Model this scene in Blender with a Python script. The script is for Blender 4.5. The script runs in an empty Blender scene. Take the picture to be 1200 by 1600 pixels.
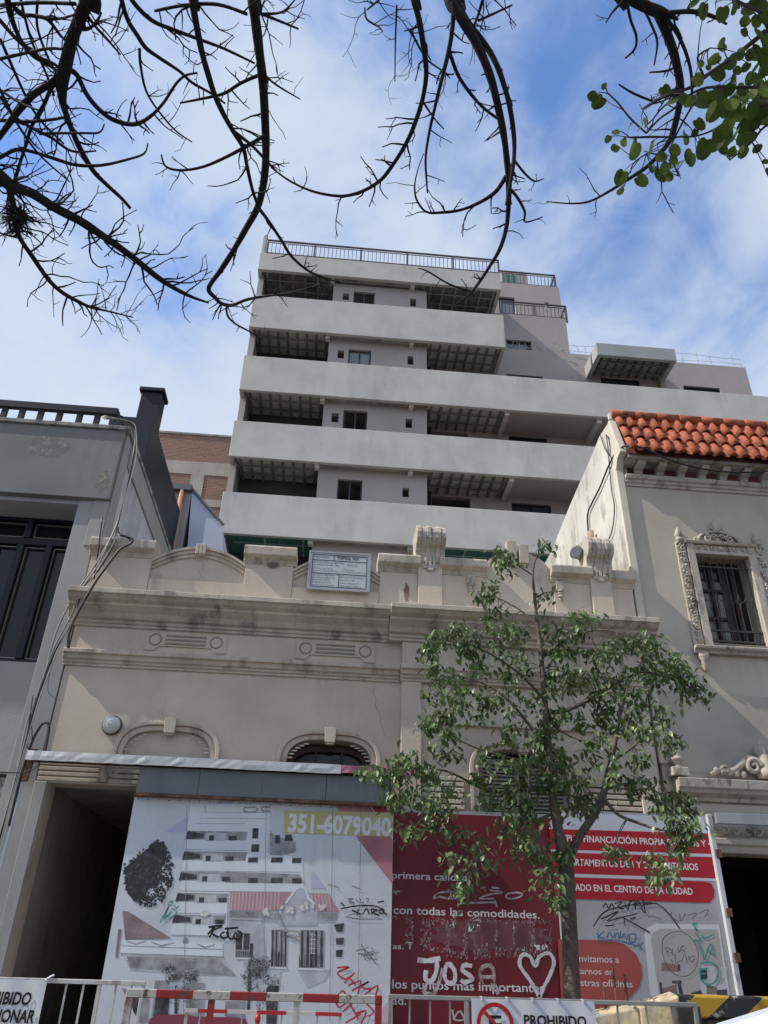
import bpy, bmesh, math, random
from math import sin, cos, pi, radians, sqrt, atan2, hypot
from mathutils import Vector, Matrix, noise
R = random.Random(7)
scn = bpy.context.scene
COL = scn.collection
# ---------------------------------------------------------------- camera, sky, sun, exposure
EYE = Vector((0, -11.0, 1.45)); FPX = 1200.0
def _axes(pitch=30.27, roll=1.74, yaw=4.16):
    p, r, y = map(radians, (pitch, roll, yaw))
    f = Vector((sin(y)*cos(p), cos(y)*cos(p), sin(p))); rt = Vector((cos(y), -sin(y), 0)); u = rt.cross(f)
    return cos(r)*rt + sin(r)*u, -sin(r)*rt + cos(r)*u, f
RT, UP, FW = _axes()
cd = bpy.data.cameras.new('camera'); cam = bpy.data.objects.new('camera', cd); COL.objects.link(cam)
cd.sensor_fit = 'VERTICAL'; cd.sensor_height = 36; cd.lens = 36*FPX/1600; cd.clip_start = .05; cd.clip_end = 3000
m = Matrix((RT, UP, -FW)).transposed().to_4x4(); m.translation = EYE; cam.matrix_world = m
scn.camera = cam
SUN_EL, SUN_AZ = radians(46), radians(-100)       # azimuth from +Y, clockwise; sun stands to the left, a touch in front of the facades
sdir = Vector((sin(SUN_AZ)*cos(SUN_EL), cos(SUN_AZ)*cos(SUN_EL), sin(SUN_EL)))
sl = bpy.data.lights.new('sun', 'SUN'); sl.energy = 3.0; sl.angle = radians(.5); sl.color = (1, .94, .85)
so = bpy.data.objects.new('sun', sl); COL.objects.link(so); so.rotation_euler = sdir.to_track_quat('Z', 'Y').to_euler(); so.location = (-30, -20, 40)
w = bpy.data.worlds.new('World'); scn.world = w; w.use_nodes = True
def world():
    nt = w.node_tree; N = nt.nodes; L = nt.links; N.clear()
    out = N.new('ShaderNodeOutputWorld'); bg = N.new('ShaderNodeBackground'); L.new(bg.outputs[0], out.inputs[0]); bg.inputs[1].default_value = .15
    sky = N.new('ShaderNodeTexSky'); sky.sky_type = 'NISHITA'; sky.sun_disc = False; sky.sun_elevation = SUN_EL; sky.sun_rotation = SUN_AZ
    sky.air_density = 1.0; sky.dust_density = .2; sky.ozone_density = 3.0
    tc = N.new('ShaderNodeTexCoord'); mp = N.new('ShaderNodeMapping'); mp.inputs['Scale'].default_value = (1.0, 1.0, 1.35); mp.inputs['Location'].default_value = (3.1, 1.7, .4)
    L.new(tc.outputs['Generated'], mp.inputs[0])
    n1 = N.new('ShaderNodeTexNoise'); n1.inputs['Scale'].default_value = 3.0; n1.inputs['Detail'].default_value = 7; n1.inputs['Roughness'].default_value = .53; n1.inputs['Distortion'].default_value = .35
    n2 = N.new('ShaderNodeTexNoise'); n2.inputs['Scale'].default_value = 8.0; n2.inputs['Detail'].default_value = 5; n2.inputs['Roughness'].default_value = .6; n2.inputs['Distortion'].default_value = .6
    L.new(mp.outputs[0], n1.inputs[0]); L.new(mp.outputs[0], n2.inputs[0])
    sx = N.new('ShaderNodeSeparateXYZ'); L.new(tc.outputs['Generated'], sx.inputs[0])
    a = N.new('ShaderNodeMath'); a.operation = 'MULTIPLY_ADD'; L.new(n2.outputs[0], a.inputs[0]); a.inputs[1].default_value = .42; L.new(n1.outputs[0], a.inputs[2])
    b = N.new('ShaderNodeMath'); b.operation = 'MULTIPLY_ADD'; L.new(sx.outputs['Z'], b.inputs[0]); b.inputs[1].default_value = -.50; L.new(a.outputs[0], b.inputs[2])
    mr = N.new('ShaderNodeMapRange'); mr.interpolation_type = 'SMOOTHSTEP'; L.new(b.outputs[0], mr.inputs[0]); mr.inputs[1].default_value = .09; mr.inputs[2].default_value = .50
    mr.inputs[3].default_value = .03; mr.inputs[4].default_value = .95
    gr = N.new('ShaderNodeMixRGB'); gr.inputs[1].default_value = (3.1, 3.4, 3.8, 1); gr.inputs[2].default_value = (2.1, 2.5, 3.15, 1)
    L.new(n2.outputs[0], gr.inputs[0])
    tn = N.new('ShaderNodeMixRGB'); tn.blend_type = 'MULTIPLY'; tn.inputs[0].default_value = 1; L.new(sky.outputs[0], tn.inputs[1]); tn.inputs[2].default_value = (.68, .84, 1.03, 1)
    mx = N.new('ShaderNodeMixRGB'); L.new(mr.outputs[0], mx.inputs[0]); L.new(tn.outputs[0], mx.inputs[1]); L.new(gr.outputs[0], mx.inputs[2])
    L.new(mx.outputs[0], bg.inputs[0])
world()
vs = scn.view_settings; vs.view_transform = 'Standard'; vs.look = 'None'; vs.gamma = 1; vs.exposure = .76; vs.use_curve_mapping = False
scn.cycles.max_bounces = 6; scn.cycles.use_denoising = True
# ---------------------------------------------------------------- projection of measured points onto real planes of the street
def ray(px, py): return FW + RT*(px-600)/FPX - UP*(py-800)/FPX
def P(px, py, Y):
    d = ray(px, py); return EYE + d*((Y-EYE.y)/d.y)
def PX(px, py, X):
    d = ray(px, py); return EYE + d*((X-EYE.x)/d.x)
def PZ(px, py, Z):
    d = ray(px, py); return EYE + d*((Z-EYE.z)/d.z)
def RP(x0, y0, x1, y1, Y):
    a, b = P(x0, y0, Y), P(x1, y1, Y); return min(a.x, b.x), max(a.x, b.x), min(a.z, b.z), max(a.z, b.z)
# ---------------------------------------------------------------- materials
MATS = {}
def M(name, c, rough=.85, blot=.14, bscale=1.2, streak=0., grain=.05, gscale=40, bump=.12, bscl=55, metal=0., dirt=None, spec=.3, trans=0, hue=0.):
    if name in MATS: return MATS[name]
    m = bpy.data.materials.new(name); m.use_nodes = True; nt = m.node_tree; N = nt.nodes; L = nt.links
    b = N['Principled BSDF']; b.inputs['Roughness'].default_value = rough; b.inputs['Metallic'].default_value = metal
    b.inputs['Specular IOR Level'].default_value = spec
    tc = N.new('ShaderNodeTexCoord')
    def noi(scale, detail=4, vec=None, rgh=.55):
        n = N.new('ShaderNodeTexNoise'); n.inputs['Scale'].default_value = scale; n.inputs['Detail'].default_value = detail; n.inputs['Roughness'].default_value = rgh
        L.new(vec or tc.outputs['Object'], n.inputs[0]); return n
    def rng(src, lo, hi, a=.3, z=.7):
        r = N.new('ShaderNodeMapRange'); L.new(src, r.inputs[0]); r.inputs[1].default_value = a; r.inputs[2].default_value = z; r.inputs[3].default_value = lo; r.inputs[4].default_value = hi; return r.outputs[0]
    fac = rng(noi(bscale, 6).outputs[0], 1-blot, 1+blot)
    def mul(a, bb):
        k = N.new('ShaderNodeMath'); k.operation = 'MULTIPLY'; L.new(a, k.inputs[0]); L.new(bb, k.inputs[1]); return k.outputs[0]
    if grain: fac = mul(fac, rng(noi(gscale, 3).outputs[0], 1-grain, 1+grain))
    if streak:
        mp = N.new('ShaderNodeMapping'); mp.inputs['Scale'].default_value = (2.3, 2.3, .22); L.new(tc.outputs['Object'], mp.inputs[0])
        st_ = rng(noi(1.7, 6, mp.outputs[0], .62).outputs[0], 1-streak*.9, 1, .40, .56)
        k1 = N.new('ShaderNodeMath'); k1.operation = 'SUBTRACT'; k1.inputs[0].default_value = 1; L.new(st_, k1.inputs[1])
        k2 = mul(k1.outputs[0], rng(noi(bscale*.6+.25, 3).outputs[0], 0, 1, .46, .62))
        k3 = N.new('ShaderNodeMath'); k3.operation = 'SUBTRACT'; k3.inputs[0].default_value = 1; L.new(k2, k3.inputs[1]); fac = mul(fac, k3.outputs[0])
    mx = N.new('ShaderNodeMixRGB'); mx.blend_type = 'MULTIPLY'; mx.inputs[0].default_value = 1; mx.inputs[1].default_value = (*c, 1)
    cb = N.new('ShaderNodeCombineXYZ')
    for i in range(3): L.new(fac, cb.inputs[i])
    L.new(cb.outputs[0], mx.inputs[2]); col = mx.outputs[0]
    if dirt:
        dc, amt, ds = dirt
        mp = N.new('ShaderNodeMapping'); mp.inputs['Scale'].default_value = (1, 1, .45); L.new(tc.outputs['Object'], mp.inputs[0])
        f = rng(noi(ds, 9, mp.outputs[0], .68).outputs[0], 0, 1, .935-amt, .935-amt+.17)
        d = N.new('ShaderNodeMixRGB'); L.new(f, d.inputs[0]); L.new(col, d.inputs[1]); d.inputs[2].default_value = (*dc, 1); col = d.outputs[0]
    L.new(col, b.inputs['Base Color'])
    if bump:
        bp = N.new('ShaderNodeBump'); bp.inputs['Strength'].default_value = bump; bp.inputs['Distance'].default_value = .02
        L.new(noi(bscl, 5).outputs[0], bp.inputs['Height']); L.new(bp.outputs[0], b.inputs['Normal'])
    if trans:
        t = N.new('ShaderNodeBsdfTranslucent'); L.new(col, t.inputs[0]); k = N.new('ShaderNodeMixShader'); k.inputs[0].default_value = trans
        L.new(b.outputs[0], k.inputs[1]); L.new(t.outputs[0], k.inputs[2]); L.new(k.outputs[0], N['Material Output'].inputs[0])
    MATS[name] = m; return m
def flat(name, c, rough=.6, **k): return M(name, c, rough, blot=k.pop('blot', .08), grain=.03, bump=k.pop('bump', 0), **k)
def glass(name, c=(.012, .014, .018), rough=.08):
    return M(name, c, rough, blot=.3, bscale=.7, grain=0, bump=.02, bscl=2, spec=.4)
beige = M('beige_stucco', (.55, .47, .375), streak=.10, bscale=.8, dirt=((.24, .21, .18), .34, 1.6), bump=.2)
beige2 = M('beige_stucco_trim', (.52, .445, .355), streak=.25, dirt=((.15, .13, .11), .40, 2.6), bump=.2)
grime = M('grimy_trim', (.50, .43, .345), streak=.35, bscale=2, blot=.2, dirt=((.15, .135, .115), .40, 3.4), bump=.35)
grey_beige = M('grey_beige_stucco', (.49, .435, .355), streak=.12, bscale=.7, dirt=((.27, .25, .22), .3, 1.2), bump=.25)
repaint_and_shade = M('repainted_and_shaded_stucco', (.425, .375, .31), streak=.1, bscale=.9, bump=.2)  # repainted wall band; its darker tone also paints shade onto the eave brackets
orn = M('carved_plaster', (.49, .43, .355), streak=.15, dirt=((.14, .12, .10), .42, 7), bump=.35, bscl=30)
limewash = M('white_limewash', (.56, .535, .48), streak=.35, bscale=1.0, dirt=((.12, .11, .09), .41, 1.5), bump=.4, bscl=14)
cream = M('cream_paint', (.60, .55, .44), streak=.2, dirt=((.25, .22, .17), .36, 3))
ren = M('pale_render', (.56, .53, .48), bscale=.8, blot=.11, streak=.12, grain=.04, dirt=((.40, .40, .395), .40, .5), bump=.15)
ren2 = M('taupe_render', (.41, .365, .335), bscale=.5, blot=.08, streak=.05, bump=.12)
conc = M('raw_concrete', (.30, .295, .28), bscale=1.5, blot=.25, streak=.2, dirt=((.12, .115, .11), .42, 2.2))
deck = M('galvanised_deck', (.56, .555, .52), rough=.5, bscale=1.2, blot=.25, dirt=((.16, .155, .145), .38, 1.5))
joist = M('dark_steel_joist', (.17, .168, .16), rough=.6, blot=.3)
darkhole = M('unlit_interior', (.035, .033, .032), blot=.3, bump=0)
greenb = M('green_plasterboard', (.05, .17, .135), blot=.1, bump=0)
darkmetal = M('dark_bronze_metal', (.055, .05, .048), rough=.45, blot=.15, bump=0)
navy = M('navy_black_metal', (.009, .011, .018), rough=.42, blot=.2, bscale=.5, bump=.03, bscl=8, spec=.3)
greyren = M('dark_grey_render', (.215, .21, .20), bscale=.6, blot=.2, streak=.14, dirt=((.31, .30, .285), .30, .9), bump=.2)
greyren2 = M('mid_grey_render', (.34, .33, .31), bscale=.8, blot=.12, streak=.12, bump=.25, dirt=((.25, .25, .245), .33, 1.3))
tileM = M('terracotta', (.37, .105, .053), rough=.8, bscale=4.5, blot=.42, grain=.12, gscale=18, dirt=((.07, .045, .04), .38, 4.5), bump=.2, bscl=30)
galv = M('galvanised_sheet', (.36, .36, .36), rough=.38, metal=.35, blot=.12, streak=.2, bump=.1, bscl=9)
slate = M('grey_painted_sheet', (.155, .168, .18), rough=.42, metal=.2, blot=.14, streak=.22, bump=.06, bscl=5, dirt=((.11, .075, .05), .27, 5))
rust = M('rusty_steel', (.16, .085, .055), rough=.8, blot=.4, bscale=6, dirt=((.06, .035, .025), .45, 9))
white_p = M('printed_white', (.57, .585, .62), rough=.36, blot=.10, streak=.14, bscale=1.0, bump=.22, bscl=2.2, dirt=((.50, .51, .55), .33, 2.4), spec=.5)
red_p = M('printed_dark_red', (.15, .011, .019), rough=.38, blot=.2, streak=.25, bump=.03, bscl=4, dirt=((.20, .10, .105), .235, 4), spec=.4)
grey_p = M('printed_grey', (.37, .37, .385), rough=.4, blot=.06, streak=.1, bump=.03, bscl=4)
bark = M('dark_bark', (.020, .0175, .016), rough=.9, blot=.35, bscale=9, grain=.2, bump=.8, bscl=40)
bark2 = M('grey_brown_bark', (.125, .10, .078), rough=.9, blot=.32, bscale=6, grain=.15, bump=.9, bscl=35, dirt=((.07, .055, .045), .42, 5))
leafM = M('street_tree_leaf', (.125, .18, .068), rough=.40, blot=.5, bscale=2.3, grain=.2, gscale=12, bump=0, trans=.22, spec=.5)
leafM2 = M('heart_leaf', (.075, .115, .022), rough=.55, blot=.6, bscale=7, grain=.15, gscale=30, bump=0, trans=.42, spec=.15)
def spray(name, c, dens=.8, scale=14, rough=.7):       # thin sprayed or worn paint: patchy coverage over the sheet below
    m = M(name, c, rough, blot=.12, grain=.05, bump=0); nt = m.node_tree; N = nt.nodes; L = nt.links
    tc = N.new('ShaderNodeTexCoord'); n = N.new('ShaderNodeTexNoise'); n.inputs['Scale'].default_value = scale; n.inputs['Detail'].default_value = 8; n.inputs['Roughness'].default_value = .75; L.new(tc.outputs['Object'], n.inputs[0])
    r = N.new('ShaderNodeMapRange'); L.new(n.outputs[0], r.inputs[0]); r.inputs[1].default_value = .5-dens*.42; r.inputs[2].default_value = .72-dens*.30
    t = N.new('ShaderNodeBsdfTransparent'); k = N.new('ShaderNodeMixShader'); L.new(r.outputs[0], k.inputs[0]); L.new(t.outputs[0], k.inputs[1]); L.new(N['Principled BSDF'].outputs[0], k.inputs[2]); L.new(k.outputs[0], N['Material Output'].inputs[0]); return m
# ---------------------------------------------------------------- mesh builder
class MB:
    def __init__(s): s.v = []; s.f = []
    def add(s, vs, fs):
        k = len(s.v); s.v += [tuple(v) for v in vs]; s.f += [tuple(i+k for i in f) for f in fs]; return s
    def box(s, x0, x1, y0, y1, z0, z1):
        return s.add([(x0,y0,z0),(x1,y0,z0),(x1,y1,z0),(x0,y1,z0),(x0,y0,z1),(x1,y0,z1),(x1,y1,z1),(x0,y1,z1)],
                     [(0,3,2,1),(4,5,6,7),(0,1,5,4),(1,2,6,5),(2,3,7,6),(3,0,4,7)])
    def prism(s, poly, y0, y1):                    # outline in (x,z), from y0 (front) to y1
        a = sum(poly[i][0]*poly[(i+1)%len(poly)][1]-poly[(i+1)%len(poly)][0]*poly[i][1] for i in range(len(poly)))
        if a < 0: poly = poly[::-1]
        n = len(poly)
        return s.add([(x,y0,z) for x,z in poly]+[(x,y1,z) for x,z in poly],
                     [tuple(range(n)), tuple(range(2*n-1,n-1,-1))]+[((i+1)%n, i, n+i, n+(i+1)%n) for i in range(n)])
    def prism_x(s, poly, x0, x1):                  # outline in (y,z), along x
        a = sum(poly[i][0]*poly[(i+1)%len(poly)][1]-poly[(i+1)%len(poly)][0]*poly[i][1] for i in range(len(poly)))
        if a < 0: poly = poly[::-1]
        n = len(poly)
        return s.add([(x0,y,z) for y,z in poly]+[(x1,y,z) for y,z in poly],
                     [tuple(range(n-1,-1,-1)), tuple(range(n,2*n))]+[(i, (i+1)%n, n+(i+1)%n, n+i) for i in range(n)])
    def tube(s, pts, r, n=6, cap=True):
        pts = [Vector(p) for p in pts]; m = len(pts); rs = r if isinstance(r, (list, tuple)) else [r]*m
        k = len(s.v); ref = None
        for i, p in enumerate(pts):
            t = (pts[min(i+1, m-1)]-pts[max(i-1, 0)])
            t = t.normalized() if t.length > 1e-9 else Vector((0,0,1))
            if ref is None: ref = Vector((0,0,1)) if abs(t.z) < .9 else Vector((1,0,0))
            u = (ref - t*ref.dot(t)).normalized(); ref = u; v = t.cross(u)
            for j in range(n):
                a = 2*pi*j/n; s.v.append(tuple(p + (u*cos(a)+v*sin(a))*rs[i]))
        for i in range(m-1):
            for j in range(n):
                a = k+i*n+j; b = k+i*n+(j+1)%n; s.f.append((a, b, b+n, a+n))
        if cap: s.f.append(tuple(k+j for j in range(n-1,-1,-1))); s.f.append(tuple(k+(m-1)*n+j for j in range(n)))
        return s
    def bar(s, a, b, w, d=None):                   # square bar between two points
        a, b = Vector(a), Vector(b); d = d or w; t = (b-a).normalized()
        ref = Vector((0,1,0)) if abs(t.y) < .9 else Vector((0,0,1)); u = t.cross(ref).normalized(); v = u.cross(t)
        vs = [p+u*sx*w/2+v*sy*d/2 for p in (a,b) for sx,sy in ((-1,-1),(1,-1),(1,1),(-1,1))]
        return s.add(vs, [(0,3,2,1),(4,5,6,7),(0,1,5,4),(1,2,6,5),(2,3,7,6),(3,0,4,7)])
    def lathe(s, prof, c, axis='z', n=14):
        c = Vector(c); k = len(s.v); m = len(prof)
        for r, h in prof:
            for j in range(n):
                a = 2*pi*j/n
                if axis == 'z': s.v.append(tuple(c+Vector((r*cos(a), r*sin(a), h))))
                else: s.v.append(tuple(c+Vector((r*cos(a), -h, r*sin(a)))))
        for i in range(m-1):
            for j in range(n):
                a = k+i*n+j; b = k+i*n+(j+1)%n; s.f.append((a, b, b+n, a+n))
        s.f.append(tuple(k+j for j in range(n-1,-1,-1))); s.f.append(tuple(k+(m-1)*n+j for j in range(n)))
        return s
    def ball(s, c, rx, ry=None, rz=None, n=8, m=6):
        ry = ry or rx; rz = rz or rx; k = len(s.v); c = Vector(c)
        for i in range(1, m):
            t = pi*i/m
            for j in range(n): a = 2*pi*j/n; s.v.append(tuple(c+Vector((rx*sin(t)*cos(a), ry*sin(t)*sin(a), rz*cos(t)))))
        s.v += [tuple(c+Vector((0,0,rz))), tuple(c-Vector((0,0,rz)))]; T = len(s.v)-2
        for i in range(m-2):
            for j in range(n): a = k+i*n+j; b = k+i*n+(j+1)%n; s.f.append((a, a+n, b+n, b))
        for j in range(n): s.f.append((T, k+j, k+(j+1)%n)); s.f.append((T+1, k+(m-2)*n+(j+1)%n, k+(m-2)*n+j))
        return s
    def build(s, name, mat, parent=None, smooth=False, bevel=0, seg=2, holes=None, kind=None, label=None):
        base = Vector((0,0,0)); p = parent
        while p is not None: base += Vector(p.location); p = p.parent
        me = bpy.data.meshes.new(name); me.from_pydata([Vector(v)-base for v in s.v], [], s.f); me.update()
        o = bpy.data.objects.new(name, me); COL.objects.link(o); me.materials.append(mat)
        if smooth: me.shade_smooth()
        if holes:
            cut = bpy.data.meshes.new('cut'); cut.from_pydata([Vector(v)-base for v in holes.v], [], holes.f); co = bpy.data.objects.new('cut', cut); COL.objects.link(co)
            md = o.modifiers.new('b', 'BOOLEAN'); md.object = co; md.operation = 'DIFFERENCE'; md.solver = 'EXACT'; md.use_self = True
            bpy.context.view_layer.update()
            ne = bpy.data.meshes.new_from_object(o.evaluated_get(bpy.context.evaluated_depsgraph_get()))
            o.modifiers.clear(); o.data = ne; bpy.data.objects.remove(co); bpy.data.meshes.remove(cut); ne.name = name
            if not ne.materials: ne.materials.append(mat)
        if bevel:
            b = o.modifiers.new('bevel', 'BEVEL'); b.width = bevel; b.segments = seg; b.limit_method = 'ANGLE'; b.angle_limit = radians(40)
        if parent: o.parent = parent
        if kind: o['kind'] = kind
        if label: o['label'] = label
        return o
def thing(name, label, cat, loc=(0,0,0), group=None):
    o = bpy.data.objects.new(name, None); COL.objects.link(o); o.location = loc; o.empty_display_size = .2
    o['label'] = label; o['category'] = cat
    if group: o['group'] = group
    return o
def tag(o, label, cat, group=None, kind=None):
    o['label'] = label; o['category'] = cat
    if group: o['group'] = group
    if kind: o['kind'] = kind
    return o
def text(name, body, x, z, y, h, mat, parent, width=None, bold=0., slant=0., align='LEFT', xdir=None, depth=.002):
    cu = bpy.data.curves.new('t', 'FONT'); cu.body = body; cu.size = 1; cu.offset = bold; cu.shear = slant; cu.extrude = 0; cu.resolution_u = 3
    to = bpy.data.objects.new('t', cu); COL.objects.link(to); bpy.context.view_layer.update()
    me = bpy.data.meshes.new_from_object(to.evaluated_get(bpy.context.evaluated_depsgraph_get())); bpy.data.objects.remove(to)
    xs = [v.co.x for v in me.vertices]; x0, x1 = min(xs), max(xs)
    zs = [v.co.y for v in me.vertices]; cap = .69
    sx = h/cap
    if width: kx = width/(x1-x0)
    else: kx = sx
    off = 0 if align == 'LEFT' else (x1-x0)*kx/2
    mb = MB(); dx, dz = xdir or (1, 0)
    vs = []
    for v in me.vertices:
        a = (v.co.x-x0)*kx-off; b = v.co.y*sx
        vs.append((x+a*dx-b*dz, y, z+a*dz+b*dx))
    mb.add(vs, [tuple(p.vertices) for p in me.polygons]); bpy.data.meshes.remove(me)
    return mb.build(name, mat, parent)
def ribbon(mb, pts, w, y):                         # a flat painted stroke on a vertical sheet, pts in (x,z)
    n = len(pts)
    vs = []
    for i, (x, z) in enumerate(pts):
        a = pts[max(i-1,0)]; b = pts[min(i+1,n-1)]; dx, dz = b[0]-a[0], b[1]-a[1]; l = hypot(dx,dz) or 1
        ww = w*(.8+.4*R.random())/2
        vs += [(x-dz/l*ww, y, z+dx/l*ww), (x+dz/l*ww, y, z-dx/l*ww)]
    mb.add(vs, [(2*i+1, 2*i+3, 2*i+2, 2*i) for i in range(n-1)])
def smoothpts(pts, k=4):
    if len(pts) < 3: return pts
    out = []
    n = len(pts)
    for i in range(n-1):
        p0, p1, p2, p3 = pts[max(i-1,0)], pts[i], pts[i+1], pts[min(i+2,n-1)]
        for j in range(k):
            t = j/k
            out.append(tuple(.5*((2*b)+(-a+c)*t+(2*a-5*b+4*c-d)*t*t+(-a+3*b-3*c+d)*t**3) for a,b,c,d in zip(p0,p1,p2,p3)))
    out.append(tuple(pts[-1])); return out
def superarch(cx, zs, a, h, n=3.1, k=26):
    return [(cx-a*abs(cos(t))**(2/n)*(1 if cos(t)>0 else -1), zs+h*abs(sin(t))**(2/n)) for t in [pi*i/k for i in range(k+1)]]
# ---------------------------------------------------------------- the ground
MB().box(-400,400,-9.2,-2.6,-.25,0).build('road', M('asphalt', (.05,.05,.052), blot=.25, bscale=2, bump=.3))
bpy.data.objects['road']['kind'] = 'structure'
pav = M('pavement_tile', (.17,.165,.155), blot=.18, bscale=3, streak=.0)
MB().box(-400,400,-2.6,0.02,-.25,.14).build('pavement', pav, kind='structure', bevel=.015)
MB().box(-400,400,-14.5,-9.2,-.25,.14).build('pavement', pav, kind='structure', bevel=.015)
MB().add([(-1500,-1500,-.27),(1500,-1500,-.27),(1500,1500,-.27),(-1500,1500,-.27)], [(0,1,2,3)]).build('ground', M('asphalt_lot', (.075,.073,.07)), kind='structure')
# ---------------------------------------------------------------- the old house in the middle
oh = thing('old_house', 'old beige stucco house front with arched windows and volute topped parapet behind the hoardings', 'house', (0,0,0))
G = (-3.57, -1.95, 3.38)
hol = MB().box(G[0], G[1], -1, 1, -.5, G[2])
ARCH = [(-2.09, .60, 3.72, .42), (.135, .60, 3.72, .40), (2.89, .66, 3.72, .39)]   # centre, half width, spring, rise of each opening
for i_, (cx, a, zs, h) in enumerate(ARCH):
    zl = .9 if i_ else 3.46
    hol.prism([(cx-a,zl)]+superarch(cx, zs, a, h)+[(cx+a,zl)], -1, 1)
MB().box(-3.72, 4.86, 0, .35, 0, 6.15).build('wall', beige, oh, holes=hol)
MB().box(-3.55,4.84,.36,9.7,5.5,5.8).build('roof', conc, oh)
MB().box(4.6,4.84,.36,9.7,0,5.49).build('inner_wall', beige, oh); MB().box(-1.8,-1.7,.36,9.7,0,5.49).build('inner_wall', beige, oh)
# passage behind the opening on the left
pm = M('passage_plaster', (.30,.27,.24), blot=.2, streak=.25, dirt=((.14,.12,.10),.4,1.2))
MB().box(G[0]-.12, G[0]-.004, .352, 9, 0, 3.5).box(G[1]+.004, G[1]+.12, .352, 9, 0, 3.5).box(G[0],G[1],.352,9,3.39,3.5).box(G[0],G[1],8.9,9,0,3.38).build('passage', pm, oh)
# right bay stands forward: pilasters
bay = MB().box(1.13,1.42,-.10,-.002,2.6,6.1).box(4.52,4.80,-.10,-.002,0,6.1).box(1.42,4.52,-.05,-.002,4.4,6.1)
bay.build('pilaster', beige, oh, bevel=.008)
def mould(prof, x0, x1, name, mat=None, returns=True):
    mb = MB().prism_x(prof, x0, x1); return mb.build(name, mat or beige2, oh, bevel=.006, seg=1)
def shift(prof, d): return [(y-d if y < 0 else y, z) for y, z in prof]
STR = [(0.0,4.99),(-.025,4.99),(-.025,5.03),(-.05,5.035),(-.05,5.07),(-.085,5.08),(-.10,5.14),(-.14,5.15),(-.14,5.205),(-.10,5.225),(0.0,5.235)]
mould(STR, -3.76, 1.10, 'string_course'); mould(shift(STR,.09), 1.105, 4.86, 'string_course')
CRN = [(0.0,5.60),(-.03,5.60),(-.03,5.645),(-.055,5.65),(-.055,5.695),(-.10,5.71),(-.14,5.78),(-.22,5.85),(-.24,5.86),(-.24,5.895),(-.31,5.93),(-.36,5.985),(-.385,5.99),(-.385,6.065),(-.34,6.08),(-.12,6.12),(0.0,6.12)]
mould(CRN, -3.82, .915, 'cornice', grime); mould(shift(CRN,.10), .92, 5.02, 'cornice', grime)
mould([(0,5.35),(-.012,5.35),(-.012,5.54),(0,5.54)], 2.1, 4.2, 'frieze_flutes')
fl = MB()
for i in range(9): fl.box(2.25+.2*i, 2.33+.2*i, -.075, -.052, 5.30, 5.56)
fl.build('frieze_panel', beige2, oh, bevel=.006, seg=1)
# parapet
F0 = -.08
def pier(x0, x1, zt, cap=.16, step=True):
    mb = MB().box(x0, x1, F0, .22, 6.122, zt-cap-.10); mb.build('parapet_pier', beige, oh, bevel=.006)
    prof = [(.20,zt-cap-.12),(F0-.015,zt-cap-.12),(F0-.015,zt-cap-.085),(F0-.03,zt-cap-.08),(F0-.03,zt-cap-.045),(F0-.05,zt-cap-.04),(F0-.11,zt-cap),(F0-.12,zt-cap+.005),(F0-.125,zt-.03),(F0-.10,zt),(.24,zt)]
    MB().prism_x(prof, x0-.04, x1+.04).build('pier_cap', grime, oh, bevel=.008, seg=1)
pier(-3.70,-2.78,7.0); pier(-1.34,-.60,7.03,.17); pier(.76,1.358,7.03); pier(1.742,2.42,7.03,.15); pier(3.54,4.138,7.03); pier(4.482,4.84,6.99)
def arch_panel(x0, x1, zs, rise, key=True, pw=2.0):
    n = 20; cx = (x0+x1)/2; a = (x1-x0)/2
    arc = lambda d, k: [(cx-a*cos(pi*i/n) , zs+(rise+d)*sin(pi*i/n)**.8) for i in range(n+1)] if k else None
    top = [(x0+(x1-x0)*i/n, zs+rise*(1-((i-n/2)/(n/2))**2)) for i in range(n+1)]
    lo = [(x, z-.16) for x, z in top]
    MB().prism([(x0,6.122)]+lo+[(x1,6.122)], .0, .20).build('parapet_panel', beige, oh)
    MB().box(x0+.002,x1-.002,F0+.015,-.002,6.122,6.40).build('panel_base', beige, oh, bevel=.006)
    for d0, d1, y in ((-.16,-.105,-.03),(-.10,-.05,-.055),(-.045,.0,-.085)):
        MB().prism([(x,z+d1) for x,z in top]+[(x,z+d0) for x,z in reversed(top)], y, .21).build('arch_moulding', beige2, oh)
    if key:
        k = MB(); zc = zs+rise
        for j in range(3): k.box(cx-.075+.052*j, cx-.031+.052*j, -.12, .0, zc-.14, zc+.035)
        k.box(cx-.08, cx+.08, -.105, .0, zc-.15, zc+.03); k.build('parapet_keystone', beige2, oh, bevel=.006, seg=1)
arch_panel(-2.779,-1.341,6.73,.26); arch_panel(-.599,.759,6.70,.26, key=False)
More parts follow.
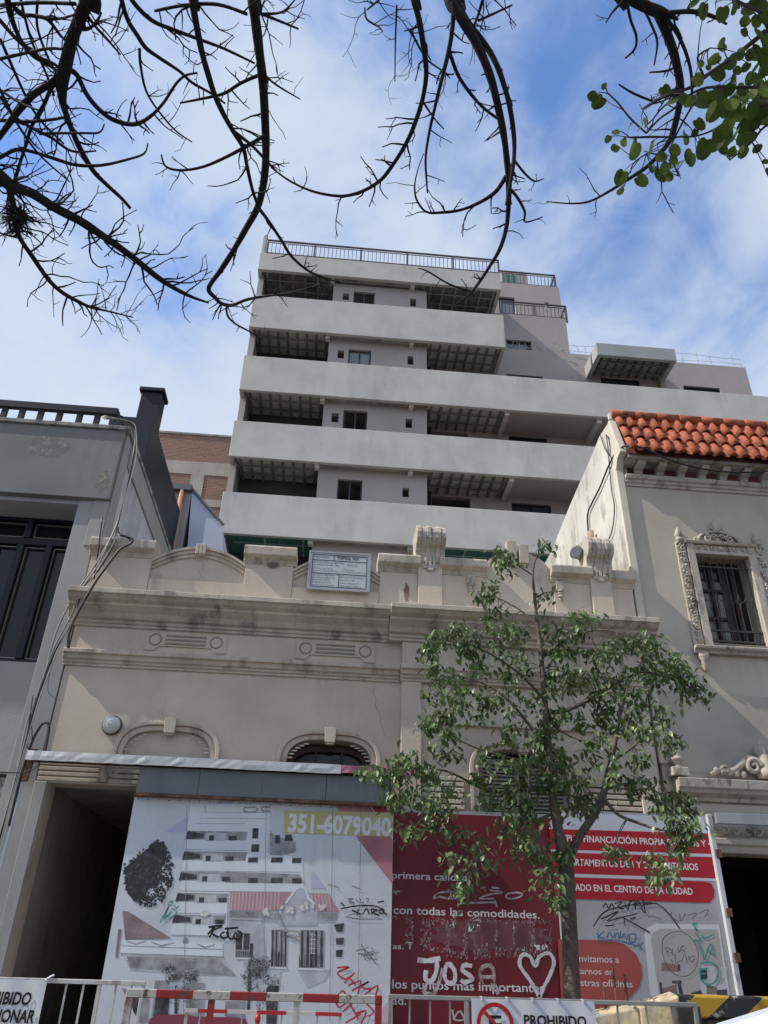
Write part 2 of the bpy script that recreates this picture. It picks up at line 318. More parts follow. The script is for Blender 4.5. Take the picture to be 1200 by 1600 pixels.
# big arch between the volutes
n = 24; big = [(2.98-.66*cos(pi*i/n), 6.62+.66*sin(pi*i/n)) for i in range(n+1)]
MB().prism([(2.421,6.122)]+[(2.421,6.6)]+big[1:-1]+[(3.539,6.6),(3.539,6.122)], F0+.02, .18).build('parapet_gable', beige, oh)
MB().box(2.80,2.96,-.16,-.065,7.02,7.42).box(3.0,3.16,-.16,-.065,7.02,7.36).build('parapet_keystone', beige2, oh, bevel=.01)
for x0, x1 in ((1.345,1.755),(4.125,4.495)):
    MB().box(x0+.015, x1-.015, -.14, .22, 6.13, 7.22).build('volute_pier', beige, oh, bevel=.008)
    k = MB(); nn = 6; wv = (x1-x0+.06)/nn
    prof = [(.22,7.54),(.22,7.1),(-.142,6.92),(-.165,6.92),(-.17,7.1),(-.20,7.16),(-.29,7.20),(-.34,7.28),(-.35,7.38),(-.32,7.48),(-.24,7.54)]
    for j in range(nn):
        s_ = .012 if j % 2 else 0
        k.prism_x([(y+(s_ if y < 0 else 0), z-(s_ if z > 7.4 else 0)) for y, z in prof], x0-.03+wv*j+.0005*j, x0-.03+wv*(j+1))
    cx = (x0+x1)/2
    for j in range(3): k.box(cx-.09+.065*j, cx-.045+.065*j, -.18, -.145, 6.86, 7.05)
    k.box(cx-.12, cx+.12, -.17, -.145, 6.82, 6.875); k.ball((cx,-.155,6.80), .07,.03,.03)
    k.build('volute', orn, oh, bevel=.006, seg=1)
for x in (2.20, 3.64):
    k = MB().box(x-.06,x+.06,F0-.05,F0-.005,6.62,6.75)
    for j in range(4): k.ball((x,F0-.03,6.60-.05*j), .055-.008*j,.035,.03)
    k.build('parapet_bracket', orn, oh)
# broken plaster showing brick
def blob(cx, cz, rx, rz, y, t=.004, k=26, j=.35, sd=1):
    r_ = random.Random(sd)
    return MB().prism([(cx+rx*cos(2*pi*i/k)*(1-j*r_.random()), cz+rz*sin(2*pi*i/k)*(1-j*r_.random())) for i in range(k)], y-t, y)
brickM = M('exposed_old_brick', (.27,.17,.12), blot=.35, bscale=9, bump=.8, bscl=30, dirt=((.42,.37,.31),.42,9))
a0 = P(713,953,-.1)
blob(a0.x, a0.z+.03, .30, .085, F0+.02, sd=4).build('plaster_break', brickM, oh)
a0 = P(635,925,-.08); blob(a0.x, a0.z, .05, .17, F0, sd=9).build('plaster_break', brickM, oh)
a0 = P(425,878,-.2); blob(a0.x, a0.z, .14, .06, F0-.03, sd=3, j=.6).build('plaster_break', M('dark_crack', (.16,.13,.11)), oh)
# fine cracks in the render
rr = random.Random(19)
def crack(x, z, dx, dz, n, y):
    pts = [(x,z)]
    for i in range(n): pts.append((pts[-1][0]+dx/n+rr.gauss(0,.025), pts[-1][1]+dz/n+rr.gauss(0,.02)))
    mb = MB(); ribbon(mb, pts, .005, y); mb.build('plaster_crack', flat('crack_shadow', (.20,.17,.14), .9), oh)
crack(-2.0,6.75,.12,-.3,6,-.002); crack(.9,4.2,-.25,.7,11,-.002)
# medallion panels in the frieze
def medallion(x0, x1, z0, z1, y):
    k = MB().prism([(x0,z0-.02),(x0+.16,z0-.02),(x0+.22,z0+.05),(x1-.22,z0+.05),(x1-.16,z0-.02),(x1,z0-.02),(x1,z1),(x0,z1)], y-.02, y-.001)
    o = k.build('frieze_medallion', beige, oh, bevel=.004, seg=1)
    q = MB(); zc = (z0+z1)/2+.02
    for cx in (x0+.15, x1-.15):
        q.tube([(cx+.085*cos(2*pi*i/20), y-.022, zc+.085*sin(2*pi*i/20)) for i in range(21)], .012, 5)
    for j in range(3): q.box(x0+.30, x1-.30, y-.034, y-.0205, zc-.065+.06*j, zc-.04+.06*j)
    q.build('medallion_relief', M('relief_shadow_stucco', (.30,.27,.235)), o)
medallion(-2.67,-1.48,5.30,5.55,0); medallion(-.46,.73,5.29,5.55,0)
# arched window surrounds
for i, (cx, a, zs, h) in enumerate(ARCH):
    A, H = a+.125, h+.115
    inner = superarch(cx, zs, a, h); outer = superarch(cx, zs, A, H); mid = superarch(cx, zs, a+.065, h+.06)
    zl = 2.2 if i else 3.48
    MB().prism([(cx-A,zl)]+outer+[(cx+A,zl),(cx+a+.065,zl)]+mid[::-1]+[(cx-a-.065,zl)], -.06, .0).build('window_surround', beige2, oh, bevel=.012, seg=2)
    MB().prism([(cx-a-.063,zl)]+[(x,z) for x,z in mid]+[(cx+a+.063,zl),(cx+a-.01,zl)]+superarch(cx,zs,a-.01,h-.01)[::-1]+[(cx-a+.01,zl)], -.022, .30).build('window_reveal', beige2, oh, bevel=.008, seg=1)
    zc = zs+h
    MB().prism([(cx-.07,zc-.06),(cx+.07,zc-.06),(cx+.085,zc+.15),(cx-.085,zc+.15)], -.10, -.0).prism([(cx-.055,zc-.085),(cx+.055,zc-.085),(cx+.06,zc-.061),(cx-.06,zc-.061)], -.085, 0).build('window_keystone', beige2, oh, bevel=.008)
    q = MB()                                      # leaf relief in the corners of the reveal
    for sgn in (-1, 1):
        for j in range(6):
            t = .28+.15*j; x = cx+sgn*(a-.03)*cos(t)**.8; z = zs+(h-.03)*sin(t)**.8
            q.ball((x-sgn*.01, -.022, z-.01), .04, .006, .012)
    q.build('leaf_relief', orn, oh)
cx, a, zs, h = ARCH[0]
MB().prism([(cx-a+.012,3.48)]+superarch(cx,zs,a-.012,h-.012)+[(cx+a-.012,3.48)], .05, .2).build('blind_infill', M('blind_plaster', (.49,.43,.35), blot=.14, bscale=1.8, streak=.12), oh)
dwood = M('dark_red_wood', (.045,.018,.014), rough=.4, blot=.3, bscale=6)
cx, a, zs, h = ARCH[1]
ia = superarch(cx,zs,a-.02,h-.05); ib = superarch(cx,zs,a-.10,h-.13)
wf = MB().prism([(cx-a+.02,.95)]+ia+[(cx+a-.02,.95),(cx+a-.10,.95)]+ib[::-1]+[(cx-a+.10,.95)], .20, .28)
wf.box(cx-.5,cx+.5,.21,.27,3.46,3.54)
for x in (-.2,.17): wf.box(cx+x,cx+x+.035,.212,.268,3.541,4.0)
wfo = wf.build('fanlight_frame', dwood, oh, bevel=.004, seg=1)
MB().box(cx-.52,cx+.52,.285,.30,1,4.08).build('fanlight_pane', glass('dark_glass'), wfo)
cx, a, zs, h = ARCH[2]
MB().box(cx-.64,cx+.64,.29,.30,1,4.1).build('fanlight_pane', glass('dark_glass'), oh)
lv = M('louvre_paint', (.30,.275,.24), blot=.15)
for sgn in (-1, 1):
    x0, x1 = (cx-.63, cx-.05) if sgn < 0 else (cx+.05, cx+.63)
    f_ = MB().box(x0,x0+.06,.10,.16,1,3.98).box(x1-.06,x1,.10,.16,1,3.98).box(x0+.06,x1-.06,.10,.16,3.9,3.98).build('shutter_frame', lv, oh, bevel=.004, seg=1)
    s_ = MB()
    for j in range(52): z = 1.2+.052*j; s_.add([(x0+.06,.105,z),(x1-.06,.105,z),(x1-.06,.15,z+.045),(x0+.06,.15,z+.045),(x0+.06,.115,z-.006),(x1-.06,.115,z-.006),(x1-.06,.16,z+.039),(x0+.06,.16,z+.039)], [(0,1,2,3),(7,6,5,4),(0,4,5,1)])
    s_.build('louvre_slats', lv, f_)
# rusticated courses
for xa, xb, z0_, nz, dz, yf in ((-3.72,-2.925,3.40,4,.068,-.03),(-2.795,-1.955,3.40,4,.068,-.03),(1.435,2.02,2.5,16,.075,-.075),(3.76,4.515,2.5,16,.075,-.075)):
    rs = MB()
    for j in range(nz): rs.box(xa,xb,yf,-.002,z0_+dz*j,z0_+dz*j+dz*.72)
    rs.build('rusticated_courses', beige2, oh, bevel=.006, seg=1)
MB().box(-2.92,-2.80,-.10,-.0,3.40,3.66).build('lintel_keystone', beige2, oh, bevel=.012)
MB().box(-3.735,-3.575,-.035,-.002,0,3.39).build('door_jamb', greyren2, oh, bevel=.01)
# round lamp on the wall
lp = P(174,1132,-.06)
lo = thing('wall_lamp', 'round frosted bulkhead lamp on the beige wall left of the blind arch', 'lamp', (lp.x,-.0,lp.z))
MB().lathe([(.135,0),(.135,.03),(.125,.035)], (lp.x,-.002,lp.z), 'y', 20).build('lamp_base', darkmetal, lo, smooth=False)
MB().lathe([(.122,.035),(.118,.06),(.10,.09),(.07,.112),(.035,.122),(.02,.123),(.018,.128),(.004,.13)], (lp.x,-.002,lp.z), 'y', 22).build('lamp_dome', M('frosted_dome', (.55,.54,.52), rough=.3, blot=.15, bscale=8, spec=.5), lo, smooth=True)
# permit board on the parapet
sx0, sx1, sz0, sz1 = -.355, .59, 6.36, 6.99
sb = thing('permit_board', 'white framed site permit board headed DEPSAL XIX standing on the parapet', 'sign', (.12,-.13,6.36))
Y = -.15
MB().box(sx0,sx1,Y,Y+.03,sz0,sz1).build('board_panel', flat('board_white', (.50,.52,.53), .45), sb)
fr = MB().box(sx0-.015,sx0+.012,Y-.012,Y+.032,sz0-.015,sz1+.015).box(sx1-.012,sx1+.015,Y-.012,Y+.032,sz0-.015,sz1+.015).box(sx0+.012,sx1-.012,Y-.012,Y+.032,sz1-.012,sz1+.015).box(sx0+.012,sx1-.012,Y-.012,Y+.032,sz0-.015,sz0+.012)
fr.build('board_frame', galv, sb)
ink = flat('black_ink', (.02,.02,.024), .5); ink2 = flat('grey_ink', (.13,.13,.15), .5)
ln = MB(); W = sx1-sx0; Hh = sz1-sz0
def bl(u0,u1,v0,v1): ln.box(sx0+W*u0, sx0+W*u1, Y-.004, Y-.001, sz0+Hh*v0, sz0+Hh*v1)
for u0,u1,v in ((.05,.95,.93),(.05,.95,.78),(.05,.95,.42),(.05,.95,.06)): bl(u0,u1,v-.008,v+.008)
for u,v0,v1 in ((.05,.06,.93),(.95,.06,.93),(.40,.78,.93),(.50,.06,.42)): bl(u-.005,u+.005,v0,v1)
ln.build('ruled_lines', ink, sb)
text('heading', 'DEPSAL XIX', sx0+W*.46, sz0+Hh*.825, Y-.003, .052, ink, sb, width=W*.36, bold=.02)
TX = [(.07,.835,'OBRA NUEVA',.26,.03),(.07,.70,'Proyecto y Dirección M.P. 2270',.5,.022),(.07,.635,'Arq. Martín Vera M.P. 5386',.42,.022),(.62,.66,'JOSA S.A.',.18,.03),(.07,.54,'Cálculo: Ing. Pérez',.32,.02),(.07,.475,'Ing. Luis P. Fernández M.P. 3819',.42,.02),(.55,.54,'Constructora',.2,.02),(.55,.475,'Dir. Técnica Rosales M.P. 720',.38,.02),
      (.07,.35,'Sup. terreno: 388.70 m2',.34,.02),(.07,.285,'Sup. cubierta: 2681.80 m2',.36,.02),(.07,.22,'Expediente: 204.59',.28,.02),(.07,.155,'Calle Buenos Aires',.3,.02),(.07,.09,'Nomenclatura 04.05.07',.36,.02),(.53,.33,'Inscripción Municipal',.36,.02),(.53,.25,'Permiso: 2174',.22,.02),(.53,.17,'Nivel: Categoría B',.3,.02),(.53,.09,'Seguridad e Higiene',.34,.02)]
for u,v,s_,wd,h_ in TX: text('lettering', s_, sx0+W*u, sz0+Hh*v, Y-.003, h_, ink2, sb, width=W*wd, bold=.012)
# ---------------------------------------------------------------- house on the left
lh = thing('grey_house', 'dark grey rendered building with tall dark window and black pergola, left edge of the view', 'house', (-6,0,0))
XR = -3.60
MB().box(-12,-3.74,.0,.02,0,.3).build('plinth', greyren2, lh)
MB().box(-12,-3.635,-.10,.30,7.73,9.073).build('fascia_beam', greyren, lh, bevel=.01)
MB().box(-3.633,XR,-.03,.30,6.98,9.073).box(-3.88,-3.634,-.04,.30,6.9,7.725).build('corner_wall', greyren2, lh, bevel=.01)
MB().box(-12,XR+.05,-.14,.5,9.075,9.155).box(XR-.25,XR+.05,.5,9.4,9.075,9.155).build('coping', M('weathered_coping', (.32,.31,.29), dirt=((.08,.075,.07),.45,6), streak=.3, blot=.3), lh, bevel=.012)
MB().box(-4.12,-3.735,-.02,.58,0,7.725).build('column', greyren2, lh, bevel=.008)
sidep = [(.30,6.2),(.30,9.073),(9.4,9.073),(9.4,6.2)]
MB().prism_x(sidep, XR-.18, XR-.012).build('side_wall', M('whitewashed_wall', (.50,.50,.51), streak=.25, blot=.2, dirt=((.24,.235,.23),.40,1.6), bump=.3), lh)
MB().box(XR-.01, XR+.02, .32, 9.3, 8.62, 9.155).build('side_band', greyren2, lh, bevel=.008)
ring = spray('pale_water_stain', (.255,.25,.24), .34, 7); ring2 = spray('beige_stain', (.28,.25,.215), .36, 8)
c_ = P(75,697,-.10); blob(c_.x, c_.z, .40, .24, -.1006, .0006, 30, .28, 14).build('wall_stain', ring, lh)
c_ = P(160,752,-.10); blob(c_.x, c_.z, .13, .24, -.1006, .0006, 30, .35, 15).build('wall_stain', ring2, lh)
# recessed window bay
a = P(120,805,.6); b_ = P(57,1040,.6); c_ = P(0,1210,.5)
MB().box(-12,-4.122,.02,.75,7.66,7.727).build('soffit', M('soffit_render', (.42,.41,.40)), lh)
MB().box(-12,-4.122,.45,.75,c_.z,b_.z).build('spandrel_wall', greyren2, lh, bevel=.01)
MB().box(-12,-4.122,.40,.75,.3,c_.z-.06).build('rough_stone_base', M('rough_stone', (.2,.19,.18), blot=.5, bscale=7, bump=1.0, bscl=12), lh)
z0w, z1w = b_.z+.004, 7.655
wn = thing_w = MB().box(-12,-4.125,.70,.72,z0w,z1w).build('window_glass', glass('navy_glass', (.008,.009,.013), .12), lh)
wf = MB()
for px_, py_ in ((105,830),): pass
zt = P(60,842,.6).z
wf.box(-12,-4.125,.58,.68,zt+.32,z1w)
wf.box(-12,-4.125,.58,.68,zt-.12,zt-.0)
wf.box(-12,-4.125,.58,.68,z0w,z0w+.08)
xs = [-4.20,-4.62,-5.07,-5.52,-5.98,-6.45,-6.9]
for x in xs: wf.box(x-.05,x+.05,.56,.69,z0w+.08,zt-.12)
for x in (-4.20,-5.02,-5.75,-6.5): wf.box(x-.05,x+.05,.56,.69,zt,zt+.32)
wf.build('window_frame', navy, lh, bevel=.006, seg=1)
tr = MB(); tm = M('aluminium_bead', (.20,.19,.17), rough=.4, metal=.3, blot=.1)
for p, q in zip(xs[1:], xs[:-1]):
    x0, x1, z0, z1 = p+.06, q-.06, z0w+.10, zt-.14
    for r_ in ((x0,x0+.018,z0,z1),(x1-.018,x1,z0,z1),(x0+.018,x1-.018,z0,z0+.018),(x0+.018,x1-.018,z1-.018,z1)): tr.box(r_[0],r_[1],.64,.695,r_[2],r_[3])
xt = (-4.20,-5.02,-5.75,-6.5)
for p, q in zip(xt[1:], xt[:-1]):
    x0, x1, z0, z1 = p+.07, q-.07, zt+.03, zt+.29
    for r_ in ((x0,x0+.018,z0,z1),(x1-.018,x1,z0,z1),(x0+.018,x1-.018,z0,z0+.018),(x0+.018,x1-.018,z1-.018,z1)): tr.box(r_[0],r_[1],.64,.695,r_[2],r_[3])
tr.build('glazing_bead', tm, lh)
# black pergola on the roof
pg = MB()
y_ = .42
q1, q2 = P(186,640,y_), P(186,650,y_)
pg.box(-12, q1.x, y_-.05, y_+.05, q2.z, q1.z)
xsp = [P(x,650,y_).x for x in (-30,5,33,63,93,125,153,188)]
for x in xsp: pg.box(x-.05,x+.05,y_-.03,y_+.03,9.157,q2.z-.001)
pg.box(q1.x-.10,q1.x,y_+.051,3.2,q2.z,q1.z)
pg.build('roof_pergola', navy, lh, bevel=.006, seg=1)
t0, t1, t2 = PX(248,680,-3.70), PX(272,775,-3.70), P(205,675,1.8)
MB().box(-4.55,-3.70,1.55,5.2,9.157,t0.z).build('chimney_hood', navy, lh, bevel=.01)
f0 = P(215,640,2.6); f1 = P(248,640,2.6); ft = P(235,607,2.6)
fx0, fx1 = f0.x, f1.x
fl_ = MB().box(fx0,fx1,2.6,2.98,t0.z+.001,ft.z-.09).build('chimney_flue', navy, lh, bevel=.008)
MB().box(fx0-.05,fx1+.05,2.54,3.04,ft.z-.089,ft.z+.0).build('flue_cap', navy, fl_, bevel=.008)
# ---------------------------------------------------------------- house on the right with tiles
rh = thing('tiled_house', 'grey beige house with terracotta tile skirt roof and carved window, right edge of the view', 'house', (7,0,0))
X0 = 4.91
rw = RP(1088,868,1165,1008,0.0); OX0, OX1, OZ0, OZ1 = 6.03, 6.95, 5.90, 7.46
DX0 = 5.42
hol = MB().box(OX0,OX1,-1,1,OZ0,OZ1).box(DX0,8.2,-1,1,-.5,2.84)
MB().box(X0, 12, 0, .35, 0, 9.02).build('wall', grey_beige, rh, holes=hol)
MB().box(X0+.1,12,-.004,-.001,3.9,5.08).build('repainted_band', repaint_and_shade, rh)
MB().box(X0+.02,12,.36,9,8.6,8.8).build('roof_slab', conc, rh)
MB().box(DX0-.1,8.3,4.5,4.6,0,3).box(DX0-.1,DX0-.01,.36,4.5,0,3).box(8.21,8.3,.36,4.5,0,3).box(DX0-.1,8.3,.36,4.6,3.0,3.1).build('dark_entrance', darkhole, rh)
# white party wall running back, its top sloping down
pw = [(.02,5.9),(.02,10.12)]+[(y,z) for y,z in ((.5,10.16),(1.0,10.05),(1.83,9.93),(2.6,9.8),(3.5,9.62),(3.9,9.5),(9,9.4),(9,5.9))]
MB().prism_x(pw, X0-.012, X0+.2).build('party_wall', limewash, rh)
MB().box(X0-.03,X0+.10,-.05,.02,4.0,9.04).prism_x([(-.05,9.042),(-.16,9.2),(-.34,9.24),(-.06,10.12),(.018,10.12),(.018,9.042)], X0-.03, X0+.10).build('corner_strip', cream, rh, bevel=.01)
# cornice, brackets, eave board
cprof = [(0,8.74),(-.03,8.74),(-.03,8.79),(-.06,8.80),(-.06,8.85),(-.10,8.86),(-.12,8.90),(-.12,8.93),(0,8.95)]
MB().prism_x(cprof, X0+.11, 12).build('cornice', orn, rh, bevel=.005, seg=1)
for i in range(16):
    x = 5.28+.385*i
    MB().prism_x([(0,8.955),(-.06,8.955),(-.10,9.02),(-.24,9.06),(-.28,9.13),(0,9.13)], x-.065, x+.065).build('eave_bracket', repaint_and_shade, rh, bevel=.006, seg=1)  # shade under the eave put into the bracket colour, darker than the cornice
MB().box(X0+.1,12,-.34,.0,9.132,9.19).build('eave_board', M('weathered_eave', (.36,.33,.28), streak=.3, dirt=((.1,.09,.075),.45,4)), rh, bevel=.006)
# tile skirt
E0 = Vector((0,-.42,9.20)); E1 = Vector((0,.02,10.24)); sl_ = (E1-E0)
MB().prism_x([(-.36,9.195),(.04,10.2),(.3,10.2),(.3,9.195)], X0+.102, 12).build('roof_deck', M('dark_tile_bed', (.16,.06,.04), blot=.3), rh)
up = sl_.normalized(); nrm = Vector((0,-up.z,up.y))
tl = MB(); rt_ = random.Random(5)
for i in range(30):
    x = 5.06+.223*i
    for j in range(3):
        L0 = sl_.length*(j/3.0)-.02; L1 = sl_.length*((j+1)/3.0)+.05+rt_.uniform(-.015,.015)
        dx = rt_.uniform(-.014,.014); n = 8; rr0, rr1 = .080, .058
        vs = []
        for (Lq, rr, lift) in ((L0, rr0, .05),(L1, rr1, .02)):
            for o_ in (0, .016):
                for k in range(n+1):
                    a = pi*k/n
                    vs.append(E0+up*Lq+Vector((x+dx+(rr-o_)*cos(a),0,0))+nrm*((rr-o_)*sin(a)*.95+lift))
        m_ = n+1
        fs = []
        for k in range(n): fs += [(k,k+1,2*m_+k+1,2*m_+k), (m_+k+1,m_+k,3*m_+k,3*m_+k+1), (k+1,k,m_+k,m_+k+1), (2*m_+k,2*m_+k+1,3*m_+k+1,3*m_+k)]
        tl.add(vs, fs)
        if j == 0:
            c = E0+up*(L0+.03)+nrm*.045; tl.add([c+Vector((x+dx,0,0))]+[c+Vector((x+dx+(rr0-.014)*cos(pi*k/n),0,0))+nrm*((rr0-.014)*sin(pi*k/n)) for k in range(n+1)], [(0,k+1,k+2) for k in range(n)])
for i in range(29):                               # channel tiles between
    x = 5.06+.223*(i+.5)
    for j in range(3):
        L0 = sl_.length*(j/3.0)-.03; L1 = sl_.length*((j+1)/3.0)+.03
        vs = [E0+up*Lq+Vector((x+.085*cos(pi+pi*k/6),0,0))+nrm*(.075+.06*sin(pi+pi*k/6)+lf) for Lq,lf in ((L0,.02),(L1,0)) for k in range(7)]
        tl.add(vs, [(k,k+1,8+k,7+k) for k in range(6)])
tl.build('roof_tiles', tileM, rh, smooth=True)
rg = MB()
for i in range(17):
    x0 = X0+.06+.42*i; c0 = E1+nrm*.06+up*.04
    rg.tube([(x0,c0.y,c0.z),(x0+.43,c0.y,c0.z+.004)], [.088,.076], 12)
rg.build('ridge_tiles', tileM, rh, smooth=True)
MB().tube([(X0+.05,.03,10.2),(X0+.05,.03,10.33)], .05, 8).build('ridge_end_lump', limewash, rh)
# carved window
w_ = MB().box(OX0-.13,OX0-.001,-.07,.0,OZ0-.1,OZ1+.20).box(OX1+.001,OX1+.13,-.07,.0,OZ0-.1,OZ1+.20).box(OX0-.0,OX1+.0,-.068,.0,OZ1+.001,OZ1+.06).box(OX0,OX1,-.05,0,OZ1+.061,OZ1+.17)
w_.box(OX0,OX1,.0,.3,OZ0-.03,OZ0-.001)
wo = w_.build('window_surround', orn, rh, bevel=.008)
k = MB().prism_x([(0,5.70),(-.08,5.70),(-.09,5.74),(-.15,5.76),(-.16,5.80),(0,5.82)], OX0-.34, OX1+.34).build('window_sill', orn, wo, bevel=.006, seg=1)
k = MB().prism_x([(0,OZ1+.172),(-.10,OZ1+.18),(-.12,OZ1+.22),(0,OZ1+.24)], OX0-.16, OX1+.16).build('window_cornice', orn, wo, bevel=.005, seg=1)
def spiral(mb, cx, cz, r, turns, sgn, y, th, start=0.):
    n = int(22*turns)
    mb.tube([(cx+sgn*r*(1-.85*i/n)*cos(start+2*pi*turns*i/n), y-.01*i/n, cz+r*(1-.85*i/n)*sin(start+2*pi*turns*i/n)) for i in range(n+1)], [th*(1-.5*i/n) for i in range(n+1)], 6)
for sgn, xc in ((-1,OX0-.22),(1,OX1+.22)):
    g = MB().box(xc-.085,xc+.085,-.045,.0,5.83,OZ1+.21); g.build('jamb_panel', orn, wo, bevel=.012)
    q = MB()
    nb = 15
    for j in range(nb):
        z = 5.90+(OZ1+.08-5.90)*j/(nb-1)
        spiral(q, xc+.018*(-1)**j, z, .042, 1.1, (-1)**j, -.06, .017, start=j)
        q.ball((xc-.03*(-1)**j,-.055,z+.045), .026,.02,.026)
    spiral(q, xc, OZ1+.16, .07, 1.3, sgn, -.055, .022)
    q.build('jamb_scrolls', orn, wo, smooth=True)
    MB().lathe([(.07,0),(.07,.03),(.045,.05),(.06,.08),(.075,.11),(.05,.15),(.055,.17),(.02,.235),(.003,.27)], (xc,-.03,OZ1+.23), 'z', 10).build('finial', orn, wo, smooth=True)
    MB().lathe([(.012,-.30),(.03,-.26),(.055,-.19),(.05,-.12),(.085,-.07),(.09,0)], (xc+sgn*-.02,-.05,5.70), 'z', 10).build('sill_drop', orn, wo, smooth=True)
q = MB(); cx = (OX0+OX1)/2; zt = OZ1+.245
q.tube([(cx+.36*cos(t), -.05, zt+.20*sin(t)) for t in [pi*i/16 for i in range(17)]], .026, 6)
for sgn in (-1,1):
    spiral(q, cx+sgn*.20, zt+.065, .075, 1.4, sgn, -.055, .028, start=1)
    spiral(q, cx+sgn*.40, zt+.02, .04, 1.1, -sgn, -.05, .02); spiral(q, cx+sgn*.08, zt+.10, .05, 1.1, -sgn, -.055, .02)
q.lathe([(.035,.18),(.06,.23),(.05,.27),(.08,.33),(.03,.40),(.004,.46)], (cx,-.05,zt), 'z', 10)
for sgn in (-1,1): q.ball((cx+sgn*.07,-.05,zt+.27), .05,.025,.03)
q.prism([(cx+.35*cos(pi*i/12), zt+.19*sin(pi*i/12)) for i in range(13)], -.03, -.001)
q.build('window_crest', orn, wo, smooth=True)
q = MB()
for j in range(7):
    x = OX0+.07+(OX1-OX0-.14)*j/6; spiral(q, x, OZ1+.115, .042, 1.2, (-1)**j, -.058, .016, start=j*.8)
q.ball((cx,-.06,OZ1+.115), .06,.03,.045); q.build('frieze_scrolls', orn, wo, smooth=True)
gr = MB(); gm = M('iron_grille', (.06,.055,.05), rough=.6, blot=.2)
yb = .05
for j in range(8): x = OX0+.035+(OX1-OX0-.07)*j/7; gr.tube([(x,yb,OZ0+.02),(x,yb,OZ1-.02)], .010, 6)
for z in (OZ0+.06, OZ0+.24, OZ1-.19): gr.box(OX0,OX1,yb-.018,yb+.018,z-.014,z+.014)
zm = (OZ0+OZ1)/2-.02
for j in range(7):
    x = OX0+.035+(OX1-OX0-.07)*(j+.5)/7
    for s_ in (-1,1): gr.tube([(x+.055*sin(t)*1., yb-.01, zm+s_*(.09-.09*cos(t))) for t in [-pi*.6+1.2*pi*i/10 for i in range(11)]], .006, 5)
gr.build('window_grille', gm, wo)
cf = MB()
for x in (OX0+.02, cx-.16, cx+.06, cx+.22): cf.box(x, x+.05, .22, .28, OZ0+.02, OZ1-.02)
for z in (OZ0+.5, OZ0+1.0): cf.box(OX0+.071, cx-.161, .222,.278, z, z+.05); cf.box(cx-.109, cx+.059,.222,.278,z,z+.05)
cf.build('casement_frame', M('dark_brown_paint', (.045,.022,.02), rough=.5), wo, bevel=.004, seg=1)
MB().box(OX0,OX1,.29,.30,OZ0,OZ1).build('window_pane', glass('dim_glass', (.03,.028,.027), .1), wo)
cu = MB(); n = 40
for xa, xb in ((OX0+.08,cx-.17),(cx-.10,cx+.05)):
    cu.add([(xa+(xb-xa)*i/n, .284+.004*sin(i*1.7), z) for i in range(n+1) for z in (OZ0+.05, OZ1-.35)], [(2*i,2*i+2,2*i+3,2*i+1) for i in range(n)])
cu.build('lace_curtain', M('lace', (.34,.32,.30), blot=.3, bscale=9), wo)
# lintel with scrolls over the dark entrance
lt = MB().prism_x([(0,3.50),(-.05,3.50),(-.06,3.55),(-.16,3.60),(-.18,3.64),(-.22,3.66),(-.23,3.78),(0,3.81)], 5.04, 12)
lto = lt.build('entrance_lintel', orn, rh, bevel=.006, seg=1)
MB().prism_x([(0,3.30),(-.04,3.30),(-.06,3.36),(-.06,3.46),(0,3.497)], 5.10, 12).prism_x([(0,2.842),(-.03,2.842),(-.05,2.92),(-.09,2.95),(-.09,3.02),(0,3.04)], 5.40, 12).build('architrave', grey_beige, rh, bevel=.005, seg=1)
q = MB()
for j in range(14):
    spiral(q, 5.52+.16*j, 3.13, .055, 1.3, (-1)**j, -.02, .02, start=j)
q.prism_x([(0,3.06),(-.02,3.06),(-.02,3.22),(0,3.22)], 5.42, 8)
q.build('scroll_frieze', orn, rh, smooth=True)
fp = P(1063,1220,-.12)
MB().box(fp.x-.12,fp.x+.12,-.2,.0,3.812,3.93).build('finial_base', orn, lto, bevel=.01)
MB().lathe([(.07,.0),(.04,.03),(.05,.06),(.10,.10),(.11,.13),(.055,.16),(.07,.19),(.06,.25),(.02,.33),(.004,.37)], (fp.x,-.11,3.932), 'z', 12).build('finial', orn, lto, smooth=True)
q = MB(); cxx = P(1199,1200,-.12).x-.02
for s_ in (-1,1):
    pts = smoothpts([(cxx+s_*.85,-.11,3.86),(cxx+s_*.68,-.11,3.93),(cxx+s_*.5,-.11,3.93),(cxx+s_*.36,-.11,4.02),(cxx+s_*.22,-.11,4.10),(cxx+s_*.12,-.11,4.03)],5)
    q.tube(pts, [.03+.045*i/len(pts) for i in range(len(pts))], 8)
    spiral(q, cxx+s_*.20, 3.99, .12, 1.5, -s_, -.15, .045)
    spiral(q, cxx+s_*.62, 3.93, .06, 1.2, s_, -.13, .03)
    for j in range(5): q.ball((cxx+s_*(.36+.1*j),-.12,3.88+.01*j), .05,.04,.05)
    q.ball((cxx+s_*.07,-.12,4.22), .07,.05,.08)
q.lathe([(.13,0),(.15,.1),(.09,.18),(.12,.28),(.07,.36),(.09,.42),(.02,.52),(.004,.56)], (cxx,-.1,3.83), 'z', 12)
q.build('lintel_crest', orn, lto, smooth=True)
